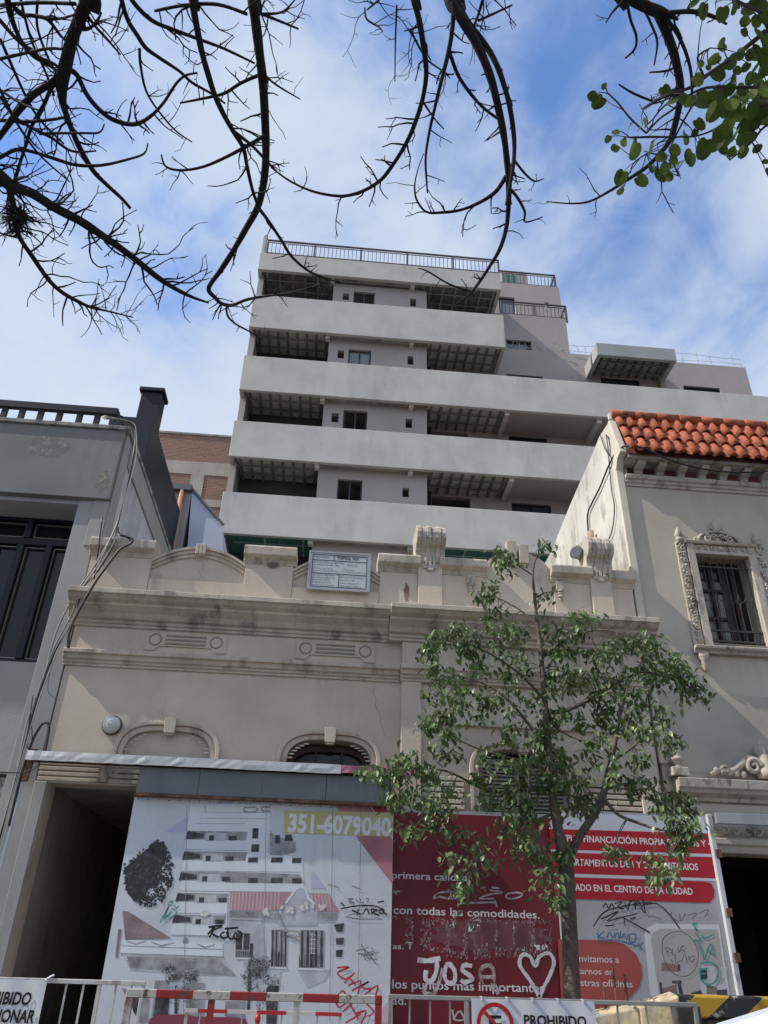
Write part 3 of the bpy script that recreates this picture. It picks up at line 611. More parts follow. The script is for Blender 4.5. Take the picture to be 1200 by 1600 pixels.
# ---------------------------------------------------------------- brick block far behind and the small sheet lean-to
def brickmat():
    m = M('brickwork', (.30,.15,.10)); nt = m.node_tree; N = nt.nodes; L = nt.links
    tc = N.new('ShaderNodeTexCoord'); sx = N.new('ShaderNodeSeparateXYZ'); cb = N.new('ShaderNodeCombineXYZ'); br = N.new('ShaderNodeTexBrick')
    L.new(tc.outputs['Object'], sx.inputs[0]); L.new(sx.outputs[0], cb.inputs[0]); L.new(sx.outputs[2], cb.inputs[1]); L.new(cb.outputs[0], br.inputs[0])
    br.inputs['Scale'].default_value = 1; br.inputs['Brick Width'].default_value = .27; br.inputs['Row Height'].default_value = .085; br.inputs['Mortar Size'].default_value = .012
    br.inputs['Color1'].default_value = (.31,.135,.085,1); br.inputs['Color2'].default_value = (.20,.095,.062,1); br.inputs['Mortar'].default_value = (.33,.28,.24,1); br.inputs['Bias'].default_value = -.1
    L.new(br.outputs[0], N['Principled BSDF'].inputs['Base Color']); return m
bk = thing('brick_building', 'bare brick side wall of a taller block between chimney and white tower', 'building', (-9,22,0))
zt = P(300,680,22).z
MB().box(-16,-3.2,22,30,0,zt).build('brick_wall', brickmat(), bk)
z1, z2, z3 = P(310,722,22).z, P(310,738,22).z, P(310,780,22).z
cc = M('pale_concrete_frame', (.42,.385,.33), blot=.15, bscale=1, streak=.15)
q = MB().box(-16,-3.2,21.97,21.998,z2-.15,z1).box(-16,-3.2,21.97,21.998,z3-.4,z3)
xc = P(308,755,22); q.box(xc.x-.35,xc.x+.30,21.97,21.998,z3,z2-.151); q.box(-16,-3.2,21.97,21.998,z3-5,z3-4.4)
q.build('concrete_frame', cc, bk)
MB().box(-16,-3.2,21.95,22.3,zt+.001,zt+.12).build('roof_edge', conc, bk)
sh = thing('sheet_shed', 'pale blue grey metal sheet lean-to with terracotta drainpipe on the left roof', 'shed', (-3.2,5.5,5.8))
Y = 5.5
p = [P(*q_,Y) for q_ in ((300,765),(347,822),(349,880),(291,880))]
MB().prism([(v.x,v.z) for v in p], Y, Y+2.5).build('sheet_wall', M('pale_sheet', (.50,.54,.63), rough=.5, blot=.06), sh)
MB().tube([(p[0].x-.02,Y-.04,p[0].z+.03),(p[1].x+.04,Y-.04,p[1].z+.01)], .035, 6).build('verge_trim', slate, sh)
g0, g1 = P(268,758,Y), P(300,768,Y)
MB().box(g0.x,g1.x,Y-.12,Y+.3,g1.z-.02,g1.z+.14).build('gutter', slate, sh, bevel=.01)
d0, d1 = P(284,775,Y), P(277,860,Y)
MB().tube([(d0.x,Y-.06,g1.z-.02),(d0.x,Y-.06,5.8)], .06, 10).build('drainpipe', M('terracotta_pipe', (.42,.20,.12), rough=.5), sh, smooth=True)
e0 = P(268,770,Y)
MB().box(g0.x,g1.x-.002,Y+.01,Y+2.4,5.8,g1.z-.021).build('end_wall', greyren2, sh)
# ---------------------------------------------------------------- the new apartment block behind
tw = thing('apartment_block', 'unfinished pale grey apartment block with stacked solid balconies rising behind the old houses', 'building', (4,10,0))
YF, YM, YB = 10.0, 10.38, 11.5
XL = -3.58
LV = [(12.62,14.10),(15.46,16.90),(18.22,19.76),(21.12,22.74),(24.08,24.98)]   # fascia bottom and top of each level
RX = [16.5,16.5,16.5,5.85,5.84]
# fixed walls
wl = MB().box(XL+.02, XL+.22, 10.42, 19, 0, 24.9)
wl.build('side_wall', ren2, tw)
MB().box(XL-.0, XL+.14, YF+.16, 11.2, 24.98, 26.15).build('roof_fin', ren, tw, bevel=.02)
for x in (-2.62,-2.05): MB().box(x,x+.26,11.6,11.9,24.4,26.62).build('roof_post', ren, tw, bevel=.02)
MX0, MX1 = -.66, 2.96                            # the middle wall between the loggias
mh = MB(); wins = []
for k,(ys) in enumerate(((545,580,456,475),(545,580,543,570),(537,574,640,672),(527,566,748,782))):
    pass
def rectm(x0,y0,x1,y1): return RP(x0,y0,x1,y1,YM)
MW = [rectm(553,455,585,473), rectm(545,545,579,571), rectm(537,640,573,671), rectm(528,748,565,782), rectm(519,866,560,884)]
VW = [rectm(536,458,545,469), rectm(641,466,650,479), rectm(528,547,537,560), rectm(637,556,646,570), rectm(518.5,645,528.5,660), rectm(634,654,644,669), rectm(629,762,639,777)]
for a in MW:
    z1 = a[3]; mh.box(a[0],a[1],YM-1,YM+.2,z1-1.9 if a is not MW[0] else z1-1.2,z1)
for a in VW: mh.box(a[0],a[1],YM-1,YM+.2,a[2],a[3])
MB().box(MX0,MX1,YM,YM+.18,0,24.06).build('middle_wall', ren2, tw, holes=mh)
dark = darkhole
bw = glass('tower_glass', (.05,.055,.06), .08)
for i, a in enumerate(MW):
    z0 = a[3]-1.9
    f_ = MB().box(a[0],a[0]+.05,YM+.10,YM+.15,z0,a[3]).box(a[1]-.05,a[1],YM+.10,YM+.15,z0,a[3]).box(a[0]+.05,a[1]-.05,YM+.10,YM+.15,a[3]-.05,a[3]).box((a[0]+a[1])/2-.025,(a[0]+a[1])/2+.025,YM+.10,YM+.15,z0,a[3]-.05)
    f_.build('window_frame', darkmetal, tw)
    if i == 1: MB().box(a[0]+.05,a[1]-.05,YM+.13,YM+.14,z0,a[3]-.05).build('window_pane', glass('pale_reflecting_glass', (.22,.25,.28), .15), tw)
# loggia backs, wall to the right, slabs, soffits
hr = MB()
RW = [RP(791,584,848,589,YB), RP(938,588,1000,599,YB), RP(1067,602,1125,608,YB), RP(795,680,855,690,YB), RP(799,785,862,801,YB)]
for a in RW: hr.box(a[0],a[1],YB-1,YB+.2,a[3]-1.3,a[3])
for z0 in (15.46,18.22,21.12,24.08): hr.box(MX1+.31,4.62,YB-1,YB+.2,z0-2.3,z0-.06)
tz = P(889,552,YB).z; tx = P(1163,569,YB).x; tx2 = P(888,540,YB).x
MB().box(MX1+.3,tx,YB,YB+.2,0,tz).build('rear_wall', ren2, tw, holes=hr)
MB().box(tx-.2,tx,YB+.21,19,12,tz).build('end_wall', ren2, tw)
for a in RW:
    f_ = MB().box(a[0],a[1],YB+.09,YB+.14,a[3]-.06,a[3]).box(a[0],a[0]+.06,YB+.09,YB+.14,a[3]-1.3,a[3]-.06).box(a[1]-.06,a[1],YB+.09,YB+.14,a[3]-1.3,a[3]-.06).box((a[0]+a[1])/2-.03,(a[0]+a[1])/2+.03,YB+.09,YB+.14,a[3]-1.3,a[3]-.06).build('window_frame', navy, tw)
    MB().box(a[0]+.06,a[1]-.06,YB+.12,YB+.13,a[3]-1.3,a[3]-.06).build('window_pane', bw, f_)
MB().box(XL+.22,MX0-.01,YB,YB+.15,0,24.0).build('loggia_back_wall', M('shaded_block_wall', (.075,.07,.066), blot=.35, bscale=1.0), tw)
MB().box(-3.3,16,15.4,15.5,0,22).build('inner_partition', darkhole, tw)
jm = M('dark_gap', (.05,.05,.048))
for k, (zb, zt) in enumerate(LV):
    xr = RX[k]
    top = k == 4
    b = MB()
    b.box(XL-.06*0,xr,YF,YF+.14,zb,zt)
    b.box(XL,XL+.14,YF+.141,YF+(.5 if not top else .9),zb,zt)
    if xr < 10: b.box(xr-.14,xr,YF+.141,YB-.002,zb-.0,zt)
    bo = b.build('balcony_parapet', ren, tw, bevel=.015)
    MB().box(XL+.23,(xr-.15 if xr<10 else tx-.25),YF+.145,YB+3.2,zb+.16,zb+.34).build('floor_slab', conc, bo) if not top else MB().box(XL+.23,xr-.15,YF+.145,YB+6,zb+.2,zb+.34).build('floor_slab', conc, bo)
    if k == 0:
        for x0, x1 in ((XL+.23,MX0-.01),(MX1+.02,8.4)):
            s_ = MB().box(x0,x1,YF+.15,YB-.01,zb+.10,zb+.14).build('green_ceiling', greenb, bo)
            j_ = MB(); n = int((x1-x0)/1.2)
            for i in range(1,n+1): j_.box(x0+1.2*i-.03,x0+1.2*i+.03,YF+.2,YB-.05,zb+.094,zb+.0995)
            j_.box(x0+.2,x1-.2,YF+.7,YF+.76,zb+.090,zb+.0935)
            rr = random.Random(3)
            for i in range(26): x = rr.uniform(x0+.1,x1-.1); y = rr.uniform(YF+.2,YB-.1); j_.box(x-.02,x+.02,y-.02,y+.02,zb+.094,zb+.0995)
            j_.build('ceiling_joint', M('joint_compound', (.30,.42,.38)), s_)
        MB().box(8.42,tx-.25,YF+.15,YB-.01,zb+.10,zb+.15).build('soffit', ren2, bo)
    else:
        for x0, x1 in ((XL+.23,MX0-.01),(MX1+.02,5.7)):
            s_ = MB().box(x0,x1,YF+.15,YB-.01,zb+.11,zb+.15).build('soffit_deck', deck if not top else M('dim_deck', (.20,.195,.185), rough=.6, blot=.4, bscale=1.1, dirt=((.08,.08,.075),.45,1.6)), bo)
            j_ = MB(); n = 8 if not top else 6
            for i in range(n): x = x0+.12+(x1-x0-.24)*i/(n-1); j_.box(x-.035,x+.035,YF+.16,YB-.02,zb+.01,zb+.108)
            for y in (YF+.5,YF+1.0): j_.box(x0,x1,y-.02,y+.02,zb-.025,zb+.008)
            j_.build('soffit_joist', joist if not top else conc, s_)
        if xr > 10: MB().box(5.88,tx-.25,YF+.15,YB-.01,zb+.06,zb+.15).build('soffit', ren2, bo)
        if xr > 10: MB().box(5.70,5.86,YF+.15,YB-.01,zb-.12,zb+.15).box(9.0,9.18,YF+.15,YB-.01,zb-.16,zb+.055).build('drop_beam', ren, bo, bevel=.01)
    MB().box(2.3,2.46,YF+.15,YM-.005,zb-.10,zb+.15).box(MX0-.14,MX0+.02,YF+.15,YM-.005,zb-.10,zb+.15).build('drop_beam', ren, bo, bevel=.01)
    MB().box(MX0+.03,2.29,YF+.15,YM-.005,zb+.05,zb+.15).build('soffit', conc, bo)
q = MB()
for k in range(4): q.box(XL+.16,XL+.23,YF+.52,YB,LV[k][1]-1.0,LV[k+1][0]+.1)
q.build('loggia_side_wall', conc, tw)
def railing(x0, x1, y, z0, z1, step=.155, side=None, cover=None):
    q = MB().box(x0,x1,y-.03,y+.03,z1-.05,z1).box(x0,x1,y-.015,y+.015,z0+.07,z0+.11).box(x0,x1,y-.012,y+.012,z1-.16,z1-.13)
    n = int((x1-x0)/step)
    for i in range(n+1): x = x0+(x1-x0)*i/n; q.box(x-.011,x+.011,y-.011,y+.011,z0+.09,z1-.13)
    m_ = max(1, round((x1-x0)/1.75))
    for i in range(m_+1): x = x0+(x1-x0)*i/m_; q.box(x-.032,x+.032,y-.025,y+.025,z0-.12,z1-.0)
    if side:
        q.box(x1-.03,x1+.03,y,y+side,z1-.05,z1).box(x1-.015,x1+.015,y,y+side,z0+.07,z0+.11)
        for i in range(int(side/.155)): yy = y+.155*(i+1); q.box(x1-.011,x1+.011,yy-.011,yy+.011,z0+.09,z1-.05)
    return q.build('roof_railing', M('bronze_railing', (.10,.085,.08), rough=.5, blot=.1), tw)
railing(XL+.25, 5.80, YF+.06, 24.98, 25.80)
# upper stepped volumes on the right
v1t = P(882,498,YB).z; v1x = P(889,540,YB).x
hv = MB(); VA = RP(790,530,831,545,YB); hv.box(VA[0],VA[1],YB-1,YB+.25,VA[3]-1.1,VA[3])
MB().box(5.2,v1x,YB-.001,YB+.2,tz-.02,v1t).build('upper_wall', ren2, tw, holes=hv)
MB().box(v1x-.2,v1x,YB+.201,17,tz-.02,v1t).build('upper_wall', ren2, tw)
f_ = MB().box(VA[0],VA[1],YB+.10,YB+.15,VA[3]-.07,VA[3]).box(VA[0]+.9,VA[0]+.96,YB+.10,YB+.15,VA[3]-1.1,VA[3]-.071).build('window_frame', navy, tw)
MB().box(VA[0],VA[1],YB+.16,YB+.17,VA[3]-1.1,VA[3]).build('window_pane', glass('pale_reflecting_glass', (.22,.25,.28), .15), f_)
Y2 = 13.0
v2t = P(874,449,Y2).z; v2x = P(876,470,Y2).x
hv = MB(); VB = RP(779,463,806,490,Y2); VC = RP(851,472,858,482,Y2); hv.box(VB[0],VB[1],Y2-1,Y2+.25,VB[3]-2,VB[3]).box(VC[0],VC[1],Y2-1,Y2+.25,VC[2],VC[3])
MB().box(5.0,v2x,Y2,Y2+.2,v1t-.3,v2t).build('upper_wall', ren2, tw, holes=hv)
MB().box(v2x-.2,v2x,Y2+.201,18,v1t-.3,v2t).build('upper_wall', ren2, tw)
MB().box(5.2,v1x-.21,YB+.21,Y2-.01,v1t-.4,v1t-.15).build('terrace_slab', conc, tw)
f_ = MB().box(VB[0],VB[1],Y2+.10,Y2+.15,VB[3]-.07,VB[3]).box(VB[0],VB[0]+.07,Y2+.10,Y2+.15,VB[3]-2,VB[3]-.071).box(VB[1]-.07,VB[1],Y2+.10,Y2+.15,VB[3]-2,VB[3]-.071).build('window_frame', navy, tw)
MB().box(VB[0]+.07,VB[1]-.07,Y2+.12,Y2+.13,VB[3]-2,VB[3]-.07).build('window_pane', glass('pale_reflecting_glass', (.22,.25,.28), .15), f_)
railing(P(784,470,YB).x, P(884,476,YB).x, YB+.08, v1t, P(884,476,YB).z, side=1.3)
railing(P(780,422,Y2).x, P(867,428,Y2).x, Y2+.08, v2t, P(867,428,Y2).z, side=1.5)
a = RP(783,422,824,446,15.5); MB().box(a[0],a[1],15.5,18,v2t-1,a[3]).build('penthouse', M('pinkish_render', (.36,.31,.30)), tw)
b_ = RP(785,428,797,440,14.6); q = MB()
for i in range(5): x = b_[0]+.13*i; q.box(x,x+.11,14.6-.02*(i%2),14.63-.02*(i%2),v2t-.3,b_[3])
q.build('green_tarp', M('green_netting', (.10,.22,.17)), tw)
# projecting canopy over the terrace balcony
c0, c1 = P(931,535,YF+.1), P(1054,545,YF+.1); zc1 = P(935,554,YF+.1).z
q = MB().box(c0.x,c1.x,YF+.1,YF+.25,zc1,c0.z).box(c0.x,c0.x+.18,YF+.251,YB-.002,zc1,c0.z).box(c1.x-.18,c1.x,YF+.251,YB-.002,zc1,c0.z).box(c0.x+.181,c1.x-.181,YF+.251,YB-.002,zc1+.3,c0.z-.01)
cn = q.build('canopy', M('cement_grey_render', (.36,.37,.36), blot=.12), tw, bevel=.02)
q = MB()
for i in range(8): x = c0.x+.35+(c1.x-c0.x-.7)*i/7; q.box(x-.03,x+.03,YF+.26,YB-.01,zc1+.16,zc1+.295)
for y in (YF+.6,YF+1.1): q.box(c0.x+.19,c1.x-.19,y-.025,y+.025,zc1+.1,zc1+.155)
q.build('canopy_joist', joist, cn)
cw = P(1031,598,YB); MB().box(cw.x-.1,cw.x+.12,YB-.25,YB-.005,tz-2.5,zc1-.002).build('canopy_post', M('tan_render', (.33,.27,.22)), tw)
# loose wire fence on the terrace edge
q = MB(); rr = random.Random(11)
px = [772,792,812,838,863,916,945,1024,1066,1090,1112,1147,1158]
for i, x in enumerate(px):
    yy = YB+.1; b0 = P(x, 545+(x-800)*.062, yy); hgt = rr.uniform(.45,.95)
    if 835 < x or x < 830: q.tube([(b0.x,yy,tz-.25),(b0.x+rr.uniform(-.05,.05),yy,tz+hgt)], .016, 5)
xa, xb = P(770,545,YB).x, P(1160,565,YB).x
for h_ in (.22,.55):
    q.tube(smoothpts([(xa+(xb-xa)*i/12, YB+.1, tz+h_+rr.uniform(-.04,.04)) for i in range(13)],3), .010, 4)
q.tube([(xa+.12*i*1.0, YB-.05-.1*cos(i*.9), tz+.18+.22*sin(i*1.9)) for i in range(30)], .011, 4)
q.build('terrace_wire_fence', M('pale_wire', (.42,.41,.38), rough=.5), tw)
# ---------------------------------------------------------------- hoardings with printed sheets
YA, YR, YC = -.24, -.16, -.20
hs = thing('flashing_strip', 'bent white metal flashing along the top of the hoarding and garage opening', 'flashing', (-1.4,-.25,3.58))
q = MB(); rr = random.Random(2); n = 46; xa, xb = -3.80, .30
def crumple(mb, xa, xb, y0, z0, z1, n, amp):
    vs = []
    for i in range(n+1):
        x = xa+(xb-xa)*i/n; d = rr.uniform(-amp,amp); d2 = rr.uniform(-amp,amp)
        vs += [(x,y0+d,z0+d2*.5),(x,y0+.012+d2,(z0+z1)/2),(x,y0+.03+d,z1+d*.5),(x,y0+.22,z1+.03)]
    mb.add(vs, [(4*i+j,4*i+4+j,4*i+5+j,4*i+1+j) for i in range(n) for j in range(3)])
crumple(q, xa, xb, -.42, 3.575, 3.70, n, .007); q.build('white_sheet', galv, hs)
q = MB(); crumple(q, xb+.004, 1.25, -.42, 3.59, 3.695, 14, .006); q.build('magenta_sheet', M('faded_magenta_sheet', (.25,.10,.14), rough=.45, streak=.55, blot=.25, dirt=((.55,.48,.50),.36,6)), hs)
MB().box(-3.8,1.2,-.19,-.135,3.60,3.66).build('flashing_rail', rust, hs)
# grey sheet band over the big banner
gb = thing('grey_sheet_band', 'dark grey painted sheet metal band above the white printed banner', 'metal sheet', (-.7,-.3,3.2))
GX = [-2.34,-1.55,-.72,.12,.96]
for a, b in zip(GX[:-1], GX[1:]): MB().box(a+.002,b-.002,-.33,-.30,3.245,3.572).build('band_sheet', slate, gb, bevel=.004, seg=1)
MB().box(-2.35,.97,-.345,-.25,3.205,3.243).build('band_rail', rust, gb, bevel=.004, seg=1)
# --- white printed banner
wb = thing('white_banner', 'big white printed hoarding panel with a picture of the finished building and phone number 351-6079040', 'hoarding', (-.65,YA,.14))
ax0, ax1 = -2.36, 1.03; az1 = 3.205
MB().box(ax0,ax1,YA,YA+.05,.16,az1).build('banner_sheet', white_p, wb)
fr = MB()
for x in (-2.3,-.65,1.0): fr.box(x-.03,x+.03,YA+.051,YA+.12,.14,3.2)
fr.build('back_frame', rust, wb)
def px2(pts, y): return [(P(a,b,y).x, P(a,b,y).z) for a,b in pts]
def poly(mb, pts, y, t=.001): mb.prism(px2(pts, y), y-t, y)
def Z1(a, b): return (160+a/2.5, 1180+b/2.5)             # measured on an enlarged view of the banner
pgray = flat('print_mid_grey', (.30,.30,.315), .4, blot=.4, bscale=7, streak=.3); pdark = flat('print_dark', (.062,.062,.07), .4, blot=.7, bscale=10); plight = flat('print_light_grey', (.45,.46,.49), .4, blot=.22, bscale=5, streak=.25)
plav = flat('print_lavender', (.46,.45,.58), .4); ppink = flat('print_pink', (.46,.19,.22), .4, streak=.3); proof = flat('print_roof_pink', (.42,.25,.265), .4, blot=.25); pmar = flat('print_maroon', (.25,.18,.185), .4, blot=.35, bscale=5)
pwht = flat('print_white', (.66,.68,.72), .4); pgold = flat('print_gold', (.50,.45,.22), .42, dirt=((.60,.58,.5),.3,4)); pcorner = flat('print_corner_red', (.36,.05,.07), .4, streak=.3)
Y0 = YA-.0012
def layer(name, mat, polys, lift=0):
    if not name.endswith('lines') and len(polys) < 60:
        for i, p_ in enumerate(polys): mb = MB(); poly(mb, [Z1(*a) for a in p_], Y0-lift-.00003*i); o = mb.build(name, mat, wb)
        return o
    mb = MB()
    for i, p_ in enumerate(polys): poly(mb, [Z1(*a) for a in p_], Y0-lift-.00003*i)
    return mb.build(name, mat, wb)
layer('printed_sky', plav, [[(245,300),(400,195),(480,180),(520,180),(430,225),(330,300)],[(815,455),(815,520),(860,520),(880,530),(830,460)]])
layer('printed_wedge', ppink, [[(905,193),(1045,197),(1133,330),(1133,505),(1000,330)]], .0005)
layer('printed_corner', pcorner, [[(1048,197),(1133,200),(1133,318)]], .001)
layer('printed_wedge', flat('print_pale_pink',(.52,.42,.46),.4), [[(1133,935),(1060,1040),(1133,1050)]], .0005)
layer('printed_ground', plight, [[(78,780),(470,785),(520,860),(400,860),(110,840)],[(640,835),(700,835),(690,920),(660,1040),(640,1040)],[(760,838),(890,838),(870,880),(800,910)],[(490,615),(620,615),(640,780),(600,830),(560,840),(500,700)]])
layer('printed_building', pwht, [[(345,190),(650,190),(655,285),(640,380),(780,400),(790,540),(490,540),(485,710),(265,700),(300,560),(330,300)],[(75,720),(470,735),(470,790),(70,780)]], .0004)
flr = []; wn_ = []; bal = []
for y,(xl,xr) in ((295,(335,567)),(375,(322,565)),(455,(309,600)),(537,(296,490)),(622,(283,485))):
    h_ = 40; flr += [[(xl,y),(xr,y+4),(xr-6,y+h_-2),(xl-12,y+h_-6)]]
    bal += [[(xl+70,y+8),(xl+150,y+9),(xl+150,y+h_),(xl+66,y+h_)]]
    wn_ += [[(xl-2,y+1),(xl+60,y+12),(xl+60,y+h_-12),(xl-12,y+h_-6)], [(xl+82,y+18),(xl+102,y+18),(xl+100,y+h_-2),(xl+80,y+h_-2)],[(xl+158,y+20),(xl+190,y+20),(xl+190,y+h_-2),(xl+158,y+h_-2)]]
for y in (455,375): wn_ += [[(570,y+24),(608,y+24),(606,y+44),(568,y+44)],[(660,y+24),(705,y+24),(703,y+44),(658,y+44)],[(742,y+26),(778,y+26),(776,y+46),(740,y+46)]]
wn_ += [[(587,285),(610,285),(608,325),(585,325)],[(583,348),(613,348),(611,378),(581,378)],[(676,312),(694,312),(692,345),(674,345)],[(714,310),(738,310),(745,335),(712,335)]]
flr += [[(648,375),(728,375),(755,378),(700,392),(655,390)],[(655,295),(668,310),(755,340),(757,376),(652,374)],[(480,455),(770,465),(775,500),(480,498)],[(645,460),(770,465),(790,500),(640,500)]]
layer('printed_balcony', pgray, flr, .0008); layer('printed_wall', plight, bal, .0012); layer('printed_window', pdark, wn_, .0016)
layer('printed_lines', pgray, [[(400,221),(655,223),(655,225),(400,223)],[(380,245),(640,247),(640,249),(380,247)],[(365,265),(560,267),(560,269),(365,267)],[(400,200),(403,200),(403,222),(400,222)]], .0012)
# printed roof, gable, windows of the old house
rfp = [[(500,532),(740,536),(705,600),(640,612),(495,605)],[(808,537),(885,540),(925,612),(840,612)]]
layer('printed_outlines', pgray, [[(xl-14,y+h_-6),(xr-4,y+h_-1),(xr-4,y+h_+1),(xl-14,y+h_-4)] for y,xl,xr,h_ in ((295,335,567,78),(375,322,780,82),(455,309,790,80),(537,296,490,84),(622,283,485,84))]+
 [[(75,742),(470,757),(470,760),(75,745)],[(70,772),(474,786),(474,790),(70,777)],[(92,722),(130,735),(170,724),(170,728),(130,740),(92,727)],[(190,727),(230,742),(280,730),(280,734),(230,747),(190,732)],[(370,735),(400,748),(440,738),(440,742),(400,753),(370,740)],[(318,712),(332,712),(336,735),(314,735)]]+
 [[(90,800+18*i),(470,812+18*i),(470,813+18*i),(90,801+18*i)] for i in range(1)]+[[(505,640),(690,648),(690,651),(505,643)],[(845,645),(915,645),(912,649),(845,649)]]+[[(500+17*i,614),(506+17*i,614),(505+17*i,628),(499+17*i,628)] for i in range(11)], .0013)
layer('printed_arch', pwht, [[(712,575),(735,545),(750,522),(775,508),(797,521),(808,556),(832,580),(826,584),(800,562),(792,528),(775,518),(757,528),(744,550),(720,580)]], .0030)
layer('printed_mullion', pwht, [[(a+(c-a)*.5-1.5,b+8),(a+(c-a)*.5+1.5,b+8),(a+(c-a)*.5-.5,d-8),(a+(c-a)*.5-3.5,d-8)] for a,b,c,d in ((522,692,578,765),(660,680,722,775),(772,682,866,780))]+[[(820-10,700+18*i),(834,701+18*i),(834,703+18*i),(810,702+18*i)] for i in range(5)], .0034)
layer('printed_roof', proof, rfp, .0008)
layer('printed_roof_lines', flat('print_roof_light', (.58,.40,.42),.4), [[(505+14*i,534),(510+14*i,534),(505+14*i,604),(500+14*i,604)] for i in range(14)], .0012)
layer('printed_roof_lines', flat('print_roof_light', (.58,.40,.42),.4), [[(815+13*i,540),(819+13*i,540),(826+14*i,610),(822+14*i,610)] for i in range(6)], .0012)
layer('printed_gable', plight, [[(700,605),(715,570),(740,550),(750,525),(775,512),(795,525),(805,560),(825,580),(840,620),(840,665),(690,665)]], .0014)
layer('printed_wall', pgray, [[(495,608),(690,615),(690,640),(495,632)],[(840,615),(920,618),(915,640),(842,636)]], .0010)
ww = [(522,692,578,790),(660,680,722,828),(772,682,866,832)]
layer('printed_window', pgray, [[(a,b),(c,b+2),(c-3,d),(a-3,d)] for a,b,c,d in ww], .0016)
dk = [[(522,695),(575,697),(573,760),(520,758)]]
for a,b,c,d in ww[1:]: dk += [[(a+(c-a)*u,b+4),(a+(c-a)*(u+.1),b+4),(a+(c-a)*(u+.1)-2,d-4),(a+(c-a)*u-2,d-4)] for u in (.05,.28,.45,.62,.85)]
dk += [[(522+7*i,765),(525+7*i,765),(524+7*i,788),(521+7*i,788)] for i in range(8)]
dk2 = [[(768+7*i,780),(771+7*i,780),(770+7*i,830),(767+7*i,830)] for i in range(14)]+[[(660+6*i,775),(662+6*i,775),(661+6*i,828),(659+6*i,828)] for i in range(10)]
layer('printed_window_lines', pdark, dk, .0020); layer('printed_window_lines', pdark, dk2[:14], .0022); layer('printed_window_lines', pdark, dk2[14:], .0022)
layer('printed_sill', pwht, [[(518,790),(578,792),(578,798),(518,796)],[(655,826),(722,829),(722,836),(655,833)],[(765,830),(868,834),(868,842),(765,838)]], .0022)
layer('printed_lane', pmar, [[(78,608),(100,610),(270,715),(90,722)],[(62,680),(75,680),(60,790),(50,790)]], .0010)
layer('printed_street', pgray, [[(95,785),(460,795),(470,812),(520,860),(330,850),(110,830)],[(370,890),(400,890),(395,1040),(325,1040),(330,900)],[(205,880),(260,880),(250,1040),(190,1040)],[(480,960),(560,960),(556,1040),(478,1040)],[(75,910),(185,925),(175,1040),(150,1050)]], .0010)
layer('printed_shade', pdark, [[(210,930),(265,930),(255,1030),(198,1020)],[(110,945),(150,948),(140,1035),(120,1000)],[(572,735),(590,735),(575,1000),(565,1000)],[(640,900),(690,900),(680,1050),(640,1050)],[(905,662+46*0),(945,655),(938,690),(915,690)],[(912,715),(944,712),(940,740),(914,740)],[(912,762),(940,758),(935,788),(912,788)]], .0014)
# printed trees made of many small leaf marks
def leafmarks(cx, cy, rx, ry, n, mat, sd, s0=6, lift=.0024, fn=None, name='printed_tree'):
    r_ = random.Random(sd); mb = MB()
    for i in range(n):
        t = r_.uniform(0, 2*pi); q_ = sqrt(r_.random())
        x, y = cx+rx*q_*cos(t), cy+ry*q_*sin(t)
        if fn and not fn(x, y): continue
        s_ = r_.uniform(.5,1.2)*s0; a = r_.uniform(0, pi)
        pts = [(x+s_*cos(a+k*pi/2+r_.uniform(-.4,.4))*(1 if k%2 else .6), y+s_*sin(a+k*pi/2)*(1 if k%2 else .6)) for k in range(4)]
        lift_ = lift+.0016; v = px2([Z1(*b) for b in pts], Y0-lift_); k_ = len(mb.v)
        mb.add([(a_,Y0-lift_-.00001*(i%60),b_) for a_,b_ in v], [(0,1,2,3)])
    return mb.build(name, mat, wb)
layer('printed_tree', pdark, [[(98,430),(150,385),(205,345),(240,335),(250,372),(243,420),(215,470),(228,500),(180,520),(165,560),(120,566),(98,540),(88,470)]], .0016)
leafmarks(178,455,98,138,720,flat('print_black', (.035,.035,.04), .4),1,8,.0020,lambda x,y: y > 425-(x-95)*.70-12 and x > 84)
pmid = flat('print_tree_grey', (.17,.17,.18), .4)
for cx_, sd in ((295,5),(615,6)):
    r2 = random.Random(sd); cy_ = 868 if cx_ < 400 else 850
    for k in range(13):
        t = r2.uniform(0, 2*pi); d_ = sqrt(r2.random()); ex, ey = cx_+60*d_*cos(t), cy_+58*d_*sin(t); rr_ = r2.uniform(14, 30)
        leafmarks(ex,ey,rr_*1.2,rr_*.8,46,pmid,sd*50+k,4,.0024+.0007*k); leafmarks(ex+4,ey+7,rr_*1.1,rr_*.6,26,pdark,sd*70+k,3.6,.0028+.0007*k); leafmarks(ex-3,ey-5,rr_,rr_*.5,14,plight,sd*90+k,3,.0030+.0007*k)
    leafmarks(cx_+25,960,55,40,90,pmid,sd+30,4,.0032)
    mb = MB(); ribbon(mb, px2([Z1(cx_-6,900),Z1(cx_-8,1010)], Y0), .03, Y0-.003); ribbon(mb, px2([Z1(cx_-4,950),Z1(cx_+30,900)], Y0), .02, Y0-.003); mb.build('printed_trunk', plight if cx_>400 else pdark, wb)
layer('printed_car', flat('print_car_red', (.24,.055,.085), .4), [[(180,1050),(185,1030),(215,1014),(330,1012),(360,1020),(520,1024),(560,1030),(575,1070),(180,1070)]], .0165)
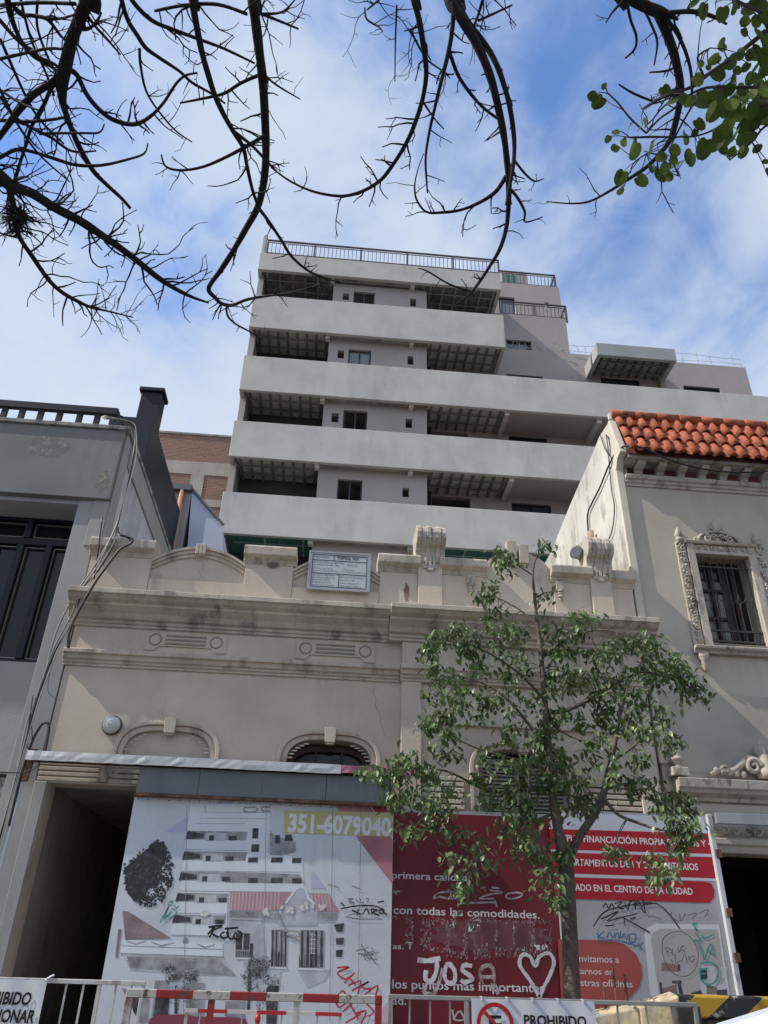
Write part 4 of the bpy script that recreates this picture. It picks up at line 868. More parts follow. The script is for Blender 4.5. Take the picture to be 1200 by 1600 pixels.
# torn white paper scraps
rr = random.Random(8)
scrapm = flat('torn_paper', (.62,.60,.57), .7, bump=.3)
for cx_,cy_,n_,sx_ in ((800,590,7,26),(855,595,4,16),(400,610,5,12),(640,610,4,9),(720,600,6,26)):
    mb = MB()
    for i in range(n_):
        x, y = cx_+rr.uniform(-1,1)*sx_, cy_+rr.uniform(-1,1)*14
        poly(mb, [Z1(x+rr.uniform(4,12)*cos(t), y+rr.uniform(4,16)*sin(t)) for t in (0,1.2,2.4,3.7,5)], Y0-.005-.0002*i)
    mb.build('paper_scrap', scrapm, wb)
layer('phone_band', pgold, [[(710,215),(1134,224),(1134,318),(710,305)]], .0012)
a, b = P(449.5,1299,Y0), P(611,1301,Y0)
text('phone_number', '351-6079040', a.x, a.z, Y0-.0036, (P(450,1272,Y0).z-a.z)*1.0, flat('number_white', (.72,.73,.74), .4), wb, width=b.x-a.x, bold=.035)
for xs_ in (640, 900, 1010, 330):
    v0, v1 = px2([Z1(xs_, 195), Z1(xs_-14, 1040)], Y0); mb = MB(); ribbon(mb, smoothpts([v0, ((v0[0]+v1[0])/2+.004,(v0[1]+v1[1])/2), v1], 4), .007, Y0-.0046); mb.build('banner_seam', spray('seam_grime', (.28,.28,.30), .6, 9), wb)
mb = MB()
for i in range(26):
    x = ax0+.05+(ax1-ax0-.1)*i/25; mb.tube([(x,YA-.006,az1-.02-.006*(i%2)),(x,YA-.0005,az1-.02-.006*(i%2))], .008, 6)
mb.build('fixing_screws', rust, wb)
# spray tags
def tagz(name, col, strokes, w, Zf, y, parent, lift=.006):
    mb = MB()
    for k, s_ in enumerate(strokes):
        ribbon(mb, px2(smoothpts([Zf(*p_) for p_ in s_], 4), y), w, y-lift-.00008*k)
    return mb.build(name, col, parent)
spb = spray('spray_black', (.02,.02,.022), .92, 16); spg = spray('spray_grey', (.16,.165,.18), .75, 18); spr = spray('spray_red', (.46,.02,.05), .85, 14); spt = spray('spray_teal', (.05,.30,.27), .72, 14); spw = spray('spray_white', (.62,.60,.60), .80, 11); spl = spray('marker_blue', (.06,.13,.30), .75, 16)
ROTO = [[(412,700),(440,668),(418,712)],[(415,672),(470,666),(425,690),(455,712)],[(478,690),(462,700),(470,715),(490,708),(484,690)],[(488,672),(496,716),(520,712)],[(478,678),(530,674)],[(522,690),(512,712),(535,718),(545,698),(528,686)]]
tagz('graffiti_tag', spb, ROTO, .022, Z1, Y0, wb)
tagz('graffiti_tag', spb, [[(930,600),(1000,588),(1075,592),(1110,625)],[(975,605),(1010,622)],[(1000,600),(995,625)],[(1018,622),(1032,598),(1042,622)],[(1050,600),(1054,624)],[(1050,600),(1075,606),(1056,614),(1080,626)],[(1090,600),(1080,612),(1094,618),(1100,604),(1090,600)],[(932,575),(945,590)],[(1075,575),(1100,570)]], .016, Z1, Y0, wb)
tagz('graffiti_tag', spg, [[(960,558),(965,578)],[(960,560),(980,562),(966,568),(982,576),(965,578)],[(990,562),(1000,576)],[(1010,560),(1006,576),(1020,574)],[(1030,560),(1040,562),(1035,576)],[(950,630),(1000,640),(1090,640)],[(960,625),(990,618)],[(880,505),(910,512),(925,520)],[(975,510),(1010,525)],[(1040,748),(1025,760),(1040,770),(1060,765),(1050,750)],[(990,765),(1020,760),(1035,790),(1075,800)],[(1000,775),(1060,780)],[(1010,740),(1050,790),(1070,815)],[(1015,785),(1080,770)],[(1030,800),(1020,780)]], .010, Z1, Y0, wb)
tagz('graffiti_tag', spray('spray_faded', (.30,.30,.32), .62, 12), [[(700,685),(765,690),(765,710),(710,705),(770,722)],[(680,600),(720,690)],[(750,590),(745,640)],[(708,690),(705,720)],[(555,205),(600,205),(600,220),(555,220),(555,205)],[(625,203),(655,203)],[(622,218),(655,218)],[(622,203),(622,218)]], .018, Z1, Y0, wb)
tagz('graffiti_tag', spr, [[(915,830),(965,828),(918,850),(950,875),(975,860)],[(945,890),(985,850)],[(958,865),(990,895)],[(960,900),(1005,880)],[(975,920),(1040,885),(1010,905),(1050,915)],[(1000,930),(1010,880)],[(1020,940),(1075,900),(1060,960)],[(915,945),(940,920),(955,960),(925,985),(912,960)],[(940,1000),(985,960)],[(960,960),(1000,1030)],[(950,1045),(1010,1010)],[(990,1010),(1030,1000),(1010,1050)],[(1030,970),(1060,1000),(1040,1020)]], .018, Z1, Y0, wb)
tagz('graffiti_tag', spt, [[(225,655),(260,590),(240,640),(270,610)],[(232,630),(262,625)],[(258,575),(275,570),(268,585),(256,582)],[(262,640),(290,615),(275,600)],[(285,600),(300,590)]], .016, Z1, Y0, wb)
# --- red printed hoarding
rb = thing('red_banner', 'dark red printed hoarding panel with white slogans and sprayed name and heart', 'hoarding', (2.1,YR,.14))
MB().box(1.035,3.20,YR,YR+.04,.16,3.17).build('banner_sheet', red_p, rb)
MB().box(1.03,3.2,YR+.0,YR+.05,3.172,3.22).build('top_rail', galv, rb)
def Z2(a, b): return (580+a/3.75, 1220+b/3.75)
Yr = YR-.002
lw = flat('print_letter_white', (.62,.58,.58), .45)
def rtext(s_, x0, ybase, x1, cap, par=rb, zf=Z2, y=Yr-.003, mat=lw, bold=.012, xd=None):
    a = P(*zf(x0,ybase),y); b = P(*zf(x1,ybase),y); c = P(*zf(x0,ybase-cap),y)
    return text('lettering', s_, a.x, a.z, y, (c.z-a.z), mat, par, width=b.x-a.x, bold=bold)
rtext('primera calidad.', 122, 572, 578, 42); rtext('con todas las comodidades.', 130, 778, 985, 46)
rtext('as.', 125, 985, 190, 34); rtext('T', 208, 985, 245, 40); rtext('los puntos más importantes', 122, 1215, 1012, 52); rtext('ad.', 122, 1310, 205, 48)
tagz('graffiti_name', spw, [[(270,1048),(330,1055),(405,1040)],[(385,1050),(380,1120),(350,1175),(318,1160),(322,1110)]], .055, Z2, Yr, rb)
tagz('graffiti_name', spw, [[(440,1080),(428,1130),(445,1180),(485,1180),(490,1120),(460,1075),(440,1080)],[(590,1085),(545,1080),(535,1110),(575,1140),(590,1165),(545,1180),(525,1165)]], .05, Z2, Yr, rb)
tagz('graffiti_name', spray('spray_white_thin', (.50,.44,.44), .42, 12), [[(650,1190),(640,1120),(665,1085),(705,1090),(720,1150),(700,1220)],[(640,1150),(725,1150)],[(320,1200),(310,1240),(370,1240),(420,1100)],[(720,1190),(745,1250)]], .045, Z2, Yr, rb)
tagz('graffiti_heart', spw, [[(985,1270),(930,1170),(870,1080),(885,1020),(930,1030),(960,1085),(985,1030),(1040,1010),(1070,1060),(1050,1130),(1010,1210),(985,1270)]], .045, Z2, Yr, rb)
tagz('graffiti_tag', spray('spray_dull_white', (.46,.40,.40), .6, 13), [[(450,630),(470,690),(400,680),(365,690),(390,660),(450,650),(520,660),(550,685),(470,690)],[(640,630),(670,622)],[(690,640),(770,655),(700,665),(630,690),(720,690)],[(705,625),(750,630)],[(800,660),(860,655),(885,670),(840,690),(790,685),(800,660)],[(510,720),(600,715),(730,712)],[(725,700),(735,740)],[(130,650),(170,648)],[(150,648),(145,668)],[(475,1340),(490,1400),(550,1400)],[(480,1400),(520,1350),(560,1430)]], .02, Z2, Yr, rb)
# glue and paper remains of torn posters
mb = MB(); rr = random.Random(21); gl = spray('paper_residue', (.42,.35,.355), .55, 22)
def scrape(x0,y0,x1,y1,n):
    for i in range(n):
        x, y = rr.uniform(x0,x1), rr.uniform(y0,y1); l = rr.uniform(4,18); w_ = rr.uniform(2,7)
        poly(mb, [Z2(x+rr.uniform(-w_,w_), y+rr.uniform(-l,l)) for _ in range(3)], Yr-.0002-.00002*i, .0003)
for r_ in ((320,840,350,990),(435,840,460,1000),(340,985,450,1000),(725,840,738,1030),(828,820,842,965),(930,820,958,970),(1045,850,1056,960),(735,980,1056,1030),(660,815,1050,835),(300,800,500,840),(560,800,640,880),(540,860,560,1000),(600,960,700,1040),(120,790,240,800),(200,800,245,960),(440,990,560,1040),(290,870,320,1000)): scrape(*r_, int(8+abs(r_[2]-r_[0])*abs(r_[3]-r_[1])/75))
mb.build('paper_residue', gl, rb)
mb = MB()
for r_ in ((565,790,635,880,9),(460,785,490,850,5),(850,965,1056,1000,14)):
    for i in range(r_[4]):
        x, y = rr.uniform(r_[0],r_[2]), rr.uniform(r_[1],r_[3]); poly(mb, [Z2(x+rr.uniform(-16,16), y+rr.uniform(-18,18)) for _ in range(4)], Yr-.0012-.0001*i, .0003)
mb.build('paper_residue', flat('torn_paper', (.62,.60,.57), .7), rb)
# veil of dull residue behind the scrapes
blob(2.3, P(*Z2(640,900),Yr).z, .85, .20, Yr-.0001, .0001, 40, .25, 5).build('residue_veil', M('veil_red', (.135,.05,.055), rough=.6, blot=.4, bscale=3, bump=0, dirt=((.24,.17,.175),.40,5)), rb)
# --- right hoarding with red strips
gbn = thing('grey_banner', 'grey printed hoarding panel with three red strips of white capitals beside the dark entrance', 'hoarding', (4.3,YC,.14))
MB().box(3.185,5.335,YC,YC+.04,.16,3.28).build('banner_sheet', grey_p, gbn)
def Z3(a, b): return (840+a/3.3333, 1220+b/3.3333)
Yc = YC-.0015
strip = flat('print_strip_red', (.40,.012,.022), .4, streak=.1); salm = flat('print_salmon', (.36,.075,.062), .4)
def layc(name, mat, polys, lift=0):
    for i, p_ in enumerate(polys): mb = MB(); poly(mb, [Z3(*a) for a in p_], Yc-lift-.00003*i); o = mb.build(name, mat, gbn)
    return o
    mb = MB()
    for i, p_ in enumerate(polys): poly(mb, [Z3(*a) for a in p_], Yc-lift-.00003*i)
    return mb.build(name, mat, gbn)
layc('top_margin', flat('print_margin', (.56,.56,.62), .4), [[(60,165),(860,188),(885,275),(60,250)]])
layc('red_strip', strip, [[(62,250),(885,274),(905,380),(68,357)],[(70,372),(910,398),(928,508),(80,480)],[(82,500),(870,525),(905,535),(922,570),(918,610),(895,635),(850,635),(88,612)]], .0004)
MBs = layc('white_rule', flat('print_margin', (.56,.56,.62), .4), [[(68,358),(905,381),(906,397),(70,371)],[(80,481),(929,509),(930,523),(82,499)]], .0004)
lw2 = flat('strip_letter_white', (.72,.70,.70), .45)
rtext('AMPLIA FINANCIACIÓN PROPIA EN PESOS Y +', 92, 312, 905, 33, gbn, Z3, Yc-.0025, lw2, .02)
rtext('DEPARTAMENTOS DE 1 Y 2 DORMITORIOS', 105, 437, 833, 34, gbn, Z3, Yc-.0025, lw2, .02)
rtext('UBICADO EN EL CENTRO DE LA CIUDAD', 115, 568, 806, 34, gbn, Z3, Yc-.0025, lw2, .02)
layc('salmon_bubble', salm, [[(105,826),(380,830),(450,850),(510,900),(540,960),(545,1010),(530,1070),(490,1120),(460,1145),(430,1260),(130,1260)]], .0004)
lw3 = flat('bubble_letter', (.60,.50,.48), .45)
rtext('Te invitamos a', 138, 940, 425, 36, gbn, Z3, Yc-.0025, lw3, .012); rtext('visitarnos en', 142, 1004, 395, 33, gbn, Z3, Yc-.0025, lw3, .012); rtext('nuestras oficinas', 146, 1066, 495, 36, gbn, Z3, Yc-.0025, lw3, .012)
layc('white_frame', flat('print_frame_white', (.58,.58,.60), .4), [[(555,800),(570,765),(610,745),(945,748),(1000,1110),(1000,1260),(600,1260),(590,1130)]], .0004)
layc('room_picture', flat('print_room_wall', (.40,.37,.355), .4), [[(590,830),(600,790),(640,770),(940,775),(985,1110),(985,1260),(640,1260),(630,1110)]], .0008)
layc('room_detail', flat('print_room_brown', (.22,.16,.14), .4), [[(645,945),(735,960),(735,995),(645,990)],[(880,1060),(935,1075),(935,1110),(880,1110)],[(650,1080),(725,1060),(725,1110),(650,1110)]], .0012)
layc('room_detail', pdark, [[(633,1048),(645,1050),(655,1130),(640,1130)],[(700,1040),(748,1040),(750,1058),(700,1055)],[(728,1055),(745,1055),(758,1110),(738,1110)],[(730,955),(742,955),(742,990),(730,990)],[(800,1105),(850,1090),(858,1112),(800,1116)],[(935,1090),(985,1085),(990,1115),(935,1115)],[(845,980),(880,975),(885,1030),(850,1035)]], .0016)
layc('room_detail', flat('print_room_pale', (.50,.49,.50), .4), [[(850,960),(920,955),(940,1110),(850,1110)],[(955,970),(985,970),(988,1025),(958,1025)],[(935,1065),(985,1055),(990,1085),(940,1090)]], .0010)
tagz('graffiti_tag', spb, [[(340,660),(355,640),(370,665),(385,640),(400,670)],[(400,640),(440,630),(415,660),(450,665)],[(450,630),(470,670),(480,625)],[(470,645),(500,620),(510,670)],[(520,625),(505,645),(535,645),(520,625)],[(545,600),(560,690),(540,650),(600,640)],[(290,760),(340,690),(420,660),(620,640),(740,770)],[(330,720),(420,680),(360,730)],[(370,730),(520,690)],[(440,710),(585,790)],[(450,715),(455,755)],[(480,720),(510,712)],[(350,755),(395,752)]], .014, Z3, Yc, gbn)
tagz('graffiti_tag', spl, [[(310,790),(320,830)],[(345,785),(320,810),(350,820)],[(360,820),(375,790),(390,815)],[(400,790),(402,815),(415,790),(425,820)],[(430,785),(432,820)],[(440,820),(450,795),(465,825),(470,795)],[(480,800),(510,800),(505,840),(478,835),(480,800)],[(310,835),(400,830),(520,860)],[(530,870),(548,840)],[(520,845),(545,880)]], .014, Z3, Yc, gbn)
tagz('graffiti_tag', spray('marker_grey', (.12,.12,.13), .6, 18), [[(700,680),(695,710),(740,735)],[(740,690),(745,730),(770,690)],[(780,700),(830,690),(800,720)],[(840,690),(890,670),(870,710)],[(575,710),(600,705),(640,720)],[(665,870),(680,910)],[(668,868),(690,875),(675,890),(698,895)],[(700,870),(705,905),(720,905)],[(730,865),(735,895),(750,860)],[(765,855),(745,875),(770,890)],[(695,930),(705,950)],[(715,910),(720,950),(745,935)],[(750,945),(765,905),(780,950)],[(785,910),(800,945),(820,915),(790,920)],[(650,900),(655,820),(720,785),(780,800),(830,870),(830,960),(780,1015),(720,1010),(670,960),(650,900)]], .009, Z3, Yc, gbn)
tagz('graffiti_tag', spt, [[(805,740),(830,780),(815,770)],[(805,745),(830,745)],[(820,790),(850,830),(815,830)],[(850,800),(870,820),(915,800)],[(835,840),(860,900),(870,930),(900,850),(915,890)],[(880,880),(925,910)],[(845,980),(850,1035),(880,1035)],[(848,980),(885,980)],[(850,1005),(875,1003)],[(850,950),(900,945),(935,970),(940,1010),(920,1050),(880,1060),(855,1040)]], .018, Z3, Yc, gbn)
# white steel frame post at the right edge of the hoarding
ptp, pbt = P(1103,1275,-.25), P(1150,1560,-.25)
q = MB().box(5.335,5.40,-.27,-.20,.14,3.30)
po = q.build('edge_post', M('chipped_white_steel', (.55,.56,.58), rough=.5, dirt=((.10,.07,.05),.40,6), streak=.3), gbn, bevel=.006)
for z in (2.75,2.05,1.55): MB().box(5.36,5.43,-.30,-.2705,z,z+.10).build('hinge', rust, po)
ef = tag(MB().box(5.42,8.4,-.34,-.29,3.17,3.31).build('entrance_flashing', galv, bevel=.006), 'short white metal flashing over the dark entrance at the right edge', 'flashing')
# ---------------------------------------------------------------- street furniture in front of the hoarding
def stripemat(name, c1, c2, freq, phase=0., slant=0., chip=.36, chipc=(.12,.06,.04)):
    m = M(name, c1, rough=.5, bump=.1); nt = m.node_tree; N = nt.nodes; L = nt.links; b = N['Principled BSDF']
    tc = N.new('ShaderNodeTexCoord'); sx = N.new('ShaderNodeSeparateXYZ'); L.new(tc.outputs['Object'], sx.inputs[0])
    a = N.new('ShaderNodeMath'); a.operation = 'MULTIPLY_ADD'; L.new(sx.outputs[2], a.inputs[0]); a.inputs[1].default_value = slant; L.new(sx.outputs[0], a.inputs[2])
    f = N.new('ShaderNodeMath'); f.operation = 'MULTIPLY_ADD'; L.new(a.outputs[0], f.inputs[0]); f.inputs[1].default_value = freq; f.inputs[2].default_value = phase
    g = N.new('ShaderNodeMath'); g.operation = 'FRACT'; L.new(f.outputs[0], g.inputs[0]); h = N.new('ShaderNodeMath'); h.operation = 'GREATER_THAN'; L.new(g.outputs[0], h.inputs[0]); h.inputs[1].default_value = .5
    mx = N.new('ShaderNodeMixRGB'); L.new(h.outputs[0], mx.inputs[0]); mx.inputs[1].default_value = (*c1,1); mx.inputs[2].default_value = (*c2,1)
    n = N.new('ShaderNodeTexNoise'); n.inputs['Scale'].default_value = 7; n.inputs['Detail'].default_value = 8; n.inputs['Roughness'].default_value = .7; L.new(tc.outputs['Object'], n.inputs[0])
    r = N.new('ShaderNodeMapRange'); L.new(n.outputs[0], r.inputs[0]); r.inputs[1].default_value = 1-chip; r.inputs[2].default_value = 1-chip+.05
    m2 = N.new('ShaderNodeMixRGB'); L.new(r.outputs[0], m2.inputs[0]); L.new(mx.outputs[0], m2.inputs[1]); m2.inputs[2].default_value = (*chipc,1); L.new(m2.outputs[0], b.inputs['Base Color'])
    return m
ws = M('grubby_white_steel', (.52,.50,.46), rough=.5, streak=.25, blot=.15, dirt=((.16,.08,.05),.38,7))
gs = M('dull_grey_steel', (.30,.29,.27), rough=.5, metal=.2, blot=.2, dirt=((.13,.08,.05),.36,6))
def place(y, x, zt): return y
# left barrier with banner
y = -2.0; b0, b1 = P(0,1528,y), P(228,1533,y)
xl = b1.x-2.15
lb = thing('crowd_barrier', 'white steel crowd barrier with the banner ending BIDO ONAR at the left edge', 'barrier', ((xl+b1.x)/2,y,0), 'street barriers')
q = MB().box(xl,b1.x,y-.02,y+.02,b1.z-.04,b1.z); q.box(xl,b1.x,y-.018,y+.018,.30,.335)
q.box(b1.x-.036,b1.x-.001,y-.018,y+.018,.336,b1.z-.041).box(xl,xl+.036,y-.018,y+.018,.336,b1.z-.041); q.build('barrier_frame', ws, lb, bevel=.004, seg=1)
for s_, x in ((0,xl+.25),(1,b1.x-.25)): MB().box(x-.02,x+.02,y-.3,y+.3,.001,.035).box(x-.018,x+.018,y-.018,y+.018,.036,.299).build('foot', ws, lb)
q = MB()
for xx,w_ in ((100,.016),(127,.018),(152,.034),(178,.018),(203,.014)): a = P(xx,1560,y); q.box(a.x-w_/2,a.x+w_/2,y-w_/2,y+w_/2,.336,b1.z-.041)
for i in range(9): x = xl+.1+.13*i; q.box(x-.008,x+.008,y-.008,y+.008,.336,b1.z-.041)
q.build('barrier_bars', ws, lb)
bcloth = M('banner_cloth', (.64,.64,.66), rough=.6, blot=.05, bump=.1, bscl=6)
sx1 = P(70,1560,y).x; sz0, sz1 = .42, b1.z-.015
def cloth(x0,x1,z0,z1,y0,parent):
    n,m_ = 24,10; vs = [(x0+(x1-x0)*i/n, y0+.006*sin(i*1.1+j*.5)*(.5+.5*j/m_), z0+(z1-z0)*j/m_) for j in range(m_+1) for i in range(n+1)]
    o = MB().add(vs, [(j*(n+1)+i, j*(n+1)+i+1, (j+1)*(n+1)+i+1, (j+1)*(n+1)+i) for j in range(m_) for i in range(n)]).build('banner', bcloth, parent, smooth=True); return o
bo = cloth(xl+.02, sx1, sz0, sz1, y-.04, lb)
bk_ = flat('sign_black', (.012,.012,.014), .5); rd_ = flat('sign_red', (.42,.015,.025), .5)
a, b, c = P(47,1570,y-.05), P(52,1598,y-.05), P(47,1551,y-.05); cap = c.z-a.z
text('lettering', 'PROHIBIDO', a.x-cap*6.0, a.z, y-.052, cap, bk_, lb, width=cap*6.0, bold=.03, slant=.12)
text('lettering', 'ESTACIONAR', b.x-cap*6.6, b.z, y-.052, cap, bk_, lb, width=cap*6.6, bold=.03, slant=.12)
MB().tube([(xl+.04,y-.03,sz1),(xl+.02,y,b1.z)], .006, 5).tube([(sx1-.02,y-.045,sz1),(sx1+.01,y-.02,b1.z+.01),(sx1+.05,y-.03,b1.z+.03)], .010, 5).build('banner_tie', bcloth, bo)
# red and white work barrier
y = -3.0; r0, r1 = P(199,1547,y), P(597,1553,y)
rwb = thing('work_barrier', 'rusty red and white square tube barrier standing in front of the white banner', 'barrier', ((r0.x+r1.x)/2,y,0), 'street barriers')
st1 = stripemat('red_white_paint', (.27,.025,.026), (.43,.40,.35), 1.58, .35, 0, .455)
z = (r0.z+r1.z)/2
MB().box(r0.x,r1.x,y-.03,y+.03,z-.065,z).box(r0.x+.061,r1.x-.061,y-.025,y+.025,.20,.25).build('rail', st1, rwb, bevel=.005, seg=1)
MB().box(r0.x+.001,r0.x+.058,y-.028,y+.028,.002,z-.066).build('post', M('rusted_white', (.50,.47,.42), rough=.6, dirt=((.16,.07,.04),.44,5)), rwb)
MB().box(r1.x-.058,r1.x-.001,y-.028,y+.028,.002,z-.066).build('post', M('rusted_red', (.33,.03,.03), rough=.6, dirt=((.12,.05,.03),.44,5)), rwb)
for px_, mt in ((330,'rusted_red'),(464,'rusted_white')): a = P(px_,1570,y); MB().box(a.x-.028,a.x+.028,y-.024,y+.024,.251,z-.066).build('post', MATS[mt], rwb)
for x in (r0.x+.03, r1.x-.03): MB().box(x-.022,x+.022,y-.38,y-.029,.003,.04).box(x-.022,x+.022,y+.029,y+.38,.003,.04).build('foot', MATS['rusted_white'], rwb)
# thin barrier behind
y = -1.7; r0, r1 = P(290,1577,y), P(534,1581,y); z = (r0.z+r1.z)/2
tb = thing('work_barrier', 'thin low red and white barrier between the rusty barrier and the white banner', 'barrier', ((r0.x+r1.x)/2,y,.14), 'street barriers')
MB().box(r0.x,r1.x,y-.02,y+.02,z-.032,z).build('rail', stripemat('thin_red_white', (.55,.52,.47), (.45,.03,.04), 1.7, .62, 0, .36), tb)
for x in (r0.x+.015, r1.x-.015): MB().box(x-.014,x+.014,y-.015,y+.015,.142,z-.033).build('post', ws, tb)
for px_ in (312,378,440,496): a = P(px_,1590,y); MB().box(a.x-.007,a.x+.007,y-.007,y+.007,.30,z-.033).build('bar', ws, tb)
MB().box(r0.x+.03,r1.x-.03,y-.015,y+.015,.265,.30).build('rail', ws, tb)
rl = MB().ball((P(403,1590,y).x,y-.03,P(403,1592,y).z), .03,.03,.045); rl.lathe([(.02,-.06),(.024,-.04),(.01,.05)], (P(403,1590,y).x,y-.03,P(403,1592,y).z)); rl.build('warning_lamp', M('red_lamp_plastic', (.45,.03,.03), rough=.3, blot=.1), tb, smooth=True)
# right barrier with no parking banner
y = -2.8; r0, r1 = P(606,1557,y), P(1087,1563,y); z = (r0.z+r1.z)/2
nb = thing('crowd_barrier', 'grey steel crowd barrier carrying the white no parking banner with the word PROHIBIDO', 'barrier', ((r0.x+r1.x)/2,y,0), 'street barriers')
q = MB().box(r0.x,r1.x,y-.018,y+.018,z-.036,z).box(r0.x,r1.x,y-.018,y+.018,.25,.285)
q.box(r0.x+.001,r0.x+.035,y-.016,y+.016,.286,z-.037).box(r1.x-.04,r1.x-.001,y-.018,y+.018,.286,z-.037)
q.build('barrier_frame', gs, nb, bevel=.004, seg=1)
for px_ in (729,): a = P(px_,1580,y); MB().box(a.x-.02,a.x+.02,y-.017,y+.017,.286,z-.037).build('post', gs, nb)
for px_ in (640,672,703,965,1010,1050): a = P(px_,1580,y); MB().box(a.x-.007,a.x+.007,y-.007,y+.007,.286,z-.037).build('bar', gs, nb)
for x in (r0.x+.3, r1.x-.3): MB().box(x-.02,x+.02,y-.3,y+.3,.001,.035).box(x-.018,x+.018,y-.018,y+.018,.036,.249).build('foot', gs, nb)
a, b = P(736,1563,y-.04), P(928,1563,y-.04)
bo2 = cloth(a.x, b.x, .34, z-.012, y-.045, nb)
for i in range(5): x = a.x+.1+(b.x-a.x-.2)*i/4; MB().box(x-.006,x+.006,y-.062,y+.03,z-.03,z+.004).build('banner_tie', M('tie_plastic', (.4,.4,.42), blot=.1), bo2)
yy = y-.056; c_ = P(774,1601,yy); r_ = (P(803,1600,yy).x-P(745,1600,yy).x)/2
q = MB(); n = 40
q.prism([(c_.x+r_*cos(2*pi*i/n), c_.z+r_*sin(2*pi*i/n)) for i in range(n+1)]+[(c_.x+r_*.80*cos(2*pi*i/n), c_.z+r_*.80*sin(2*pi*i/n)) for i in range(n,-1,-1)], yy-.001, yy)
q.prism([(c_.x-r_*.62,c_.z+r_*.50),(c_.x-r_*.50,c_.z+r_*.62),(c_.x+r_*.62,c_.z-r_*.50),(c_.x+r_*.50,c_.z-r_*.62)], yy-.0042, yy-.003)
q.build('prohibition_ring', rd_, bo2)
q = MB(); e = r_*.42
q.box(c_.x-e*.8,c_.x-e*.45,yy-.002,yy,c_.z-e,c_.z+e)
for k in (-1,0,1): q.box(c_.x-e*.449,c_.x+e*.8,yy-.002,yy,c_.z+k*e*.82-e*.17,c_.z+k*e*.82+e*.17)
q.build('parking_letter', bk_, bo2)
a, b, c2 = P(819,1600,yy), P(917,1602,yy), P(819,1586,yy)
cap = (c2.z-a.z)*1.15
text('lettering', 'PROHIBIDO', a.x, c2.z-cap, yy, cap, bk_, bo2, width=b.x-a.x, bold=.03)
text('lettering', 'ESTACIONAR', a.x, c2.z-cap*2.5, yy, cap, bk_, bo2, width=b.x-a.x, bold=.03)
# painted concrete block barrier
cb = thing('concrete_barrier', 'yellow and black striped concrete barrier with chipped paint before the dark entrance', 'barrier', (4.2,-2.3,0))
yb = -2.35; t0 = P(1052,1555,yb); t1 = P(1199,1557,yb); bz = P(1100,1592,yb).z
yel = stripemat('yellow_black_paint', (.47,.27,.025), (.03,.03,.032), 1.43, .96, -1.4, .40, (.36,.31,.24))
ztop = (t0.z+t1.z)/2
MB().box(t0.x,6.3,yb,yb+.32,bz,ztop).build('top_beam', yel, cb, bevel=.02)
MB().box(t0.x+.35,6.2,yb+.09,yb+.30,.0,bz-.002).build('stem', M('stained_concrete', (.20,.17,.14), blot=.35, streak=.3), cb, bevel=.02)
MB().box(t0.x+.25,6.25,yb-.12,yb+.45,.001,.22).build('base', MATS['stained_concrete'], cb, bevel=.03)
e1 = P(1000,1573,yb-.1); e2 = P(946,1583,yb-.25)
crp = M('chipped_cream_paint', (.55,.44,.27), rough=.7, blot=.35, bscale=9, streak=.35, dirt=((.30,.28,.26),.46,6), bump=.15)
cb2 = thing('concrete_barrier', 'low concrete block with worn cream paint sloping down beside the steel barrier', 'barrier', (3.2,-2.6,0))
def skew(pts, zlo):                                # plan polyline with heights, thick wall
    mb = MB()
    for (xa,ya,za),(xb,yb_,zb_) in zip(pts[:-1],pts[1:]):
        mb.add([(xa,ya,zlo),(xb,yb_,zlo),(xb+.05,yb_+.3,zlo),(xa+.05,ya+.3,zlo),(xa,ya,za),(xb,yb_,zb_),(xb+.05,yb_+.3,zb_+.03),(xa+.05,ya+.3,za+.03)], [(0,3,2,1),(4,5,6,7),(0,1,5,4),(1,2,6,5),(2,3,7,6),(3,0,4,7)])
    return mb
skew([(e2.x,-2.30,e2.z-.03),(e1.x,-2.42,e1.z),(t0.x-.006,-2.5,ztop-.004)], .0).build('block', crp, cb2, bevel=.02)
d1 = P(1053,1571,-2.62); d2 = P(1084,1574,-2.62)
MB().box(d1.x,d2.x+.05,-2.66,-2.52,.0,d1.z).build('dark_block', M('dirty_dark_concrete', (.055,.05,.045), blot=.5, bscale=8, dirt=((.06,.16,.11),.30,6)), cb2, bevel=.015)
for k,(x_,t_) in enumerate(((943,1541),(957,1508),(975,1522))):
    a = P(x_,t_,-2.12); tag(MB().tube([(a.x+.02,-2.12,.14),(a.x,-2.12,a.z)], .013, 6).build('rebar_stake', rust), ('leftmost and shortest','middle and tallest','rightmost')[k]+' of the three thin rusty rods standing behind the steel barrier', 'rod', 'rods behind the barrier')
# ---------------------------------------------------------------- parked car, only its roof edge reaches the picture
cr = thing('parked_car', 'white car at the kerb whose windscreen pillar just enters the lower right corner', 'car', (2.6,-8.3,0))
y0, y1 = -9.05, -7.45; xo = .57
paint = M('white_car_paint', (.72,.73,.74), rough=.25, blot=.03, bump=0, spec=.6)
body = [(x+xo,z) for x,z in [(-.45,.28),(-.52,.45),(-.48,.66),(-.30,.76),(.42,.90),(3.45,.92),(3.62,.85),(3.68,.55),(3.62,.28)]]
MB().prism(body, y0, y1).build('body', paint, cr, bevel=.07, seg=3)
pil = [(x+xo,z) for x,z in [(.42,.905),(1.02,1.25),(1.26,1.315),(1.75,1.345),(2.6,1.335),(3.05,1.27),(3.42,.925)]]
q = MB(); ya, yb2 = y0+.06, y1-.06; n = len(pil)
k0 = .14
vs = []
for (x,z_) in pil:
    t = (z_-.9)/.5; vs += [(x,ya+k0*t,z_),(x,yb2-k0*t,z_)]
q.add(vs, [(2*i,2*i+1,2*i+3,2*i+2) for i in range(n-1)]+[tuple(2*i for i in range(n))[::-1], tuple(2*i+1 for i in range(n))])
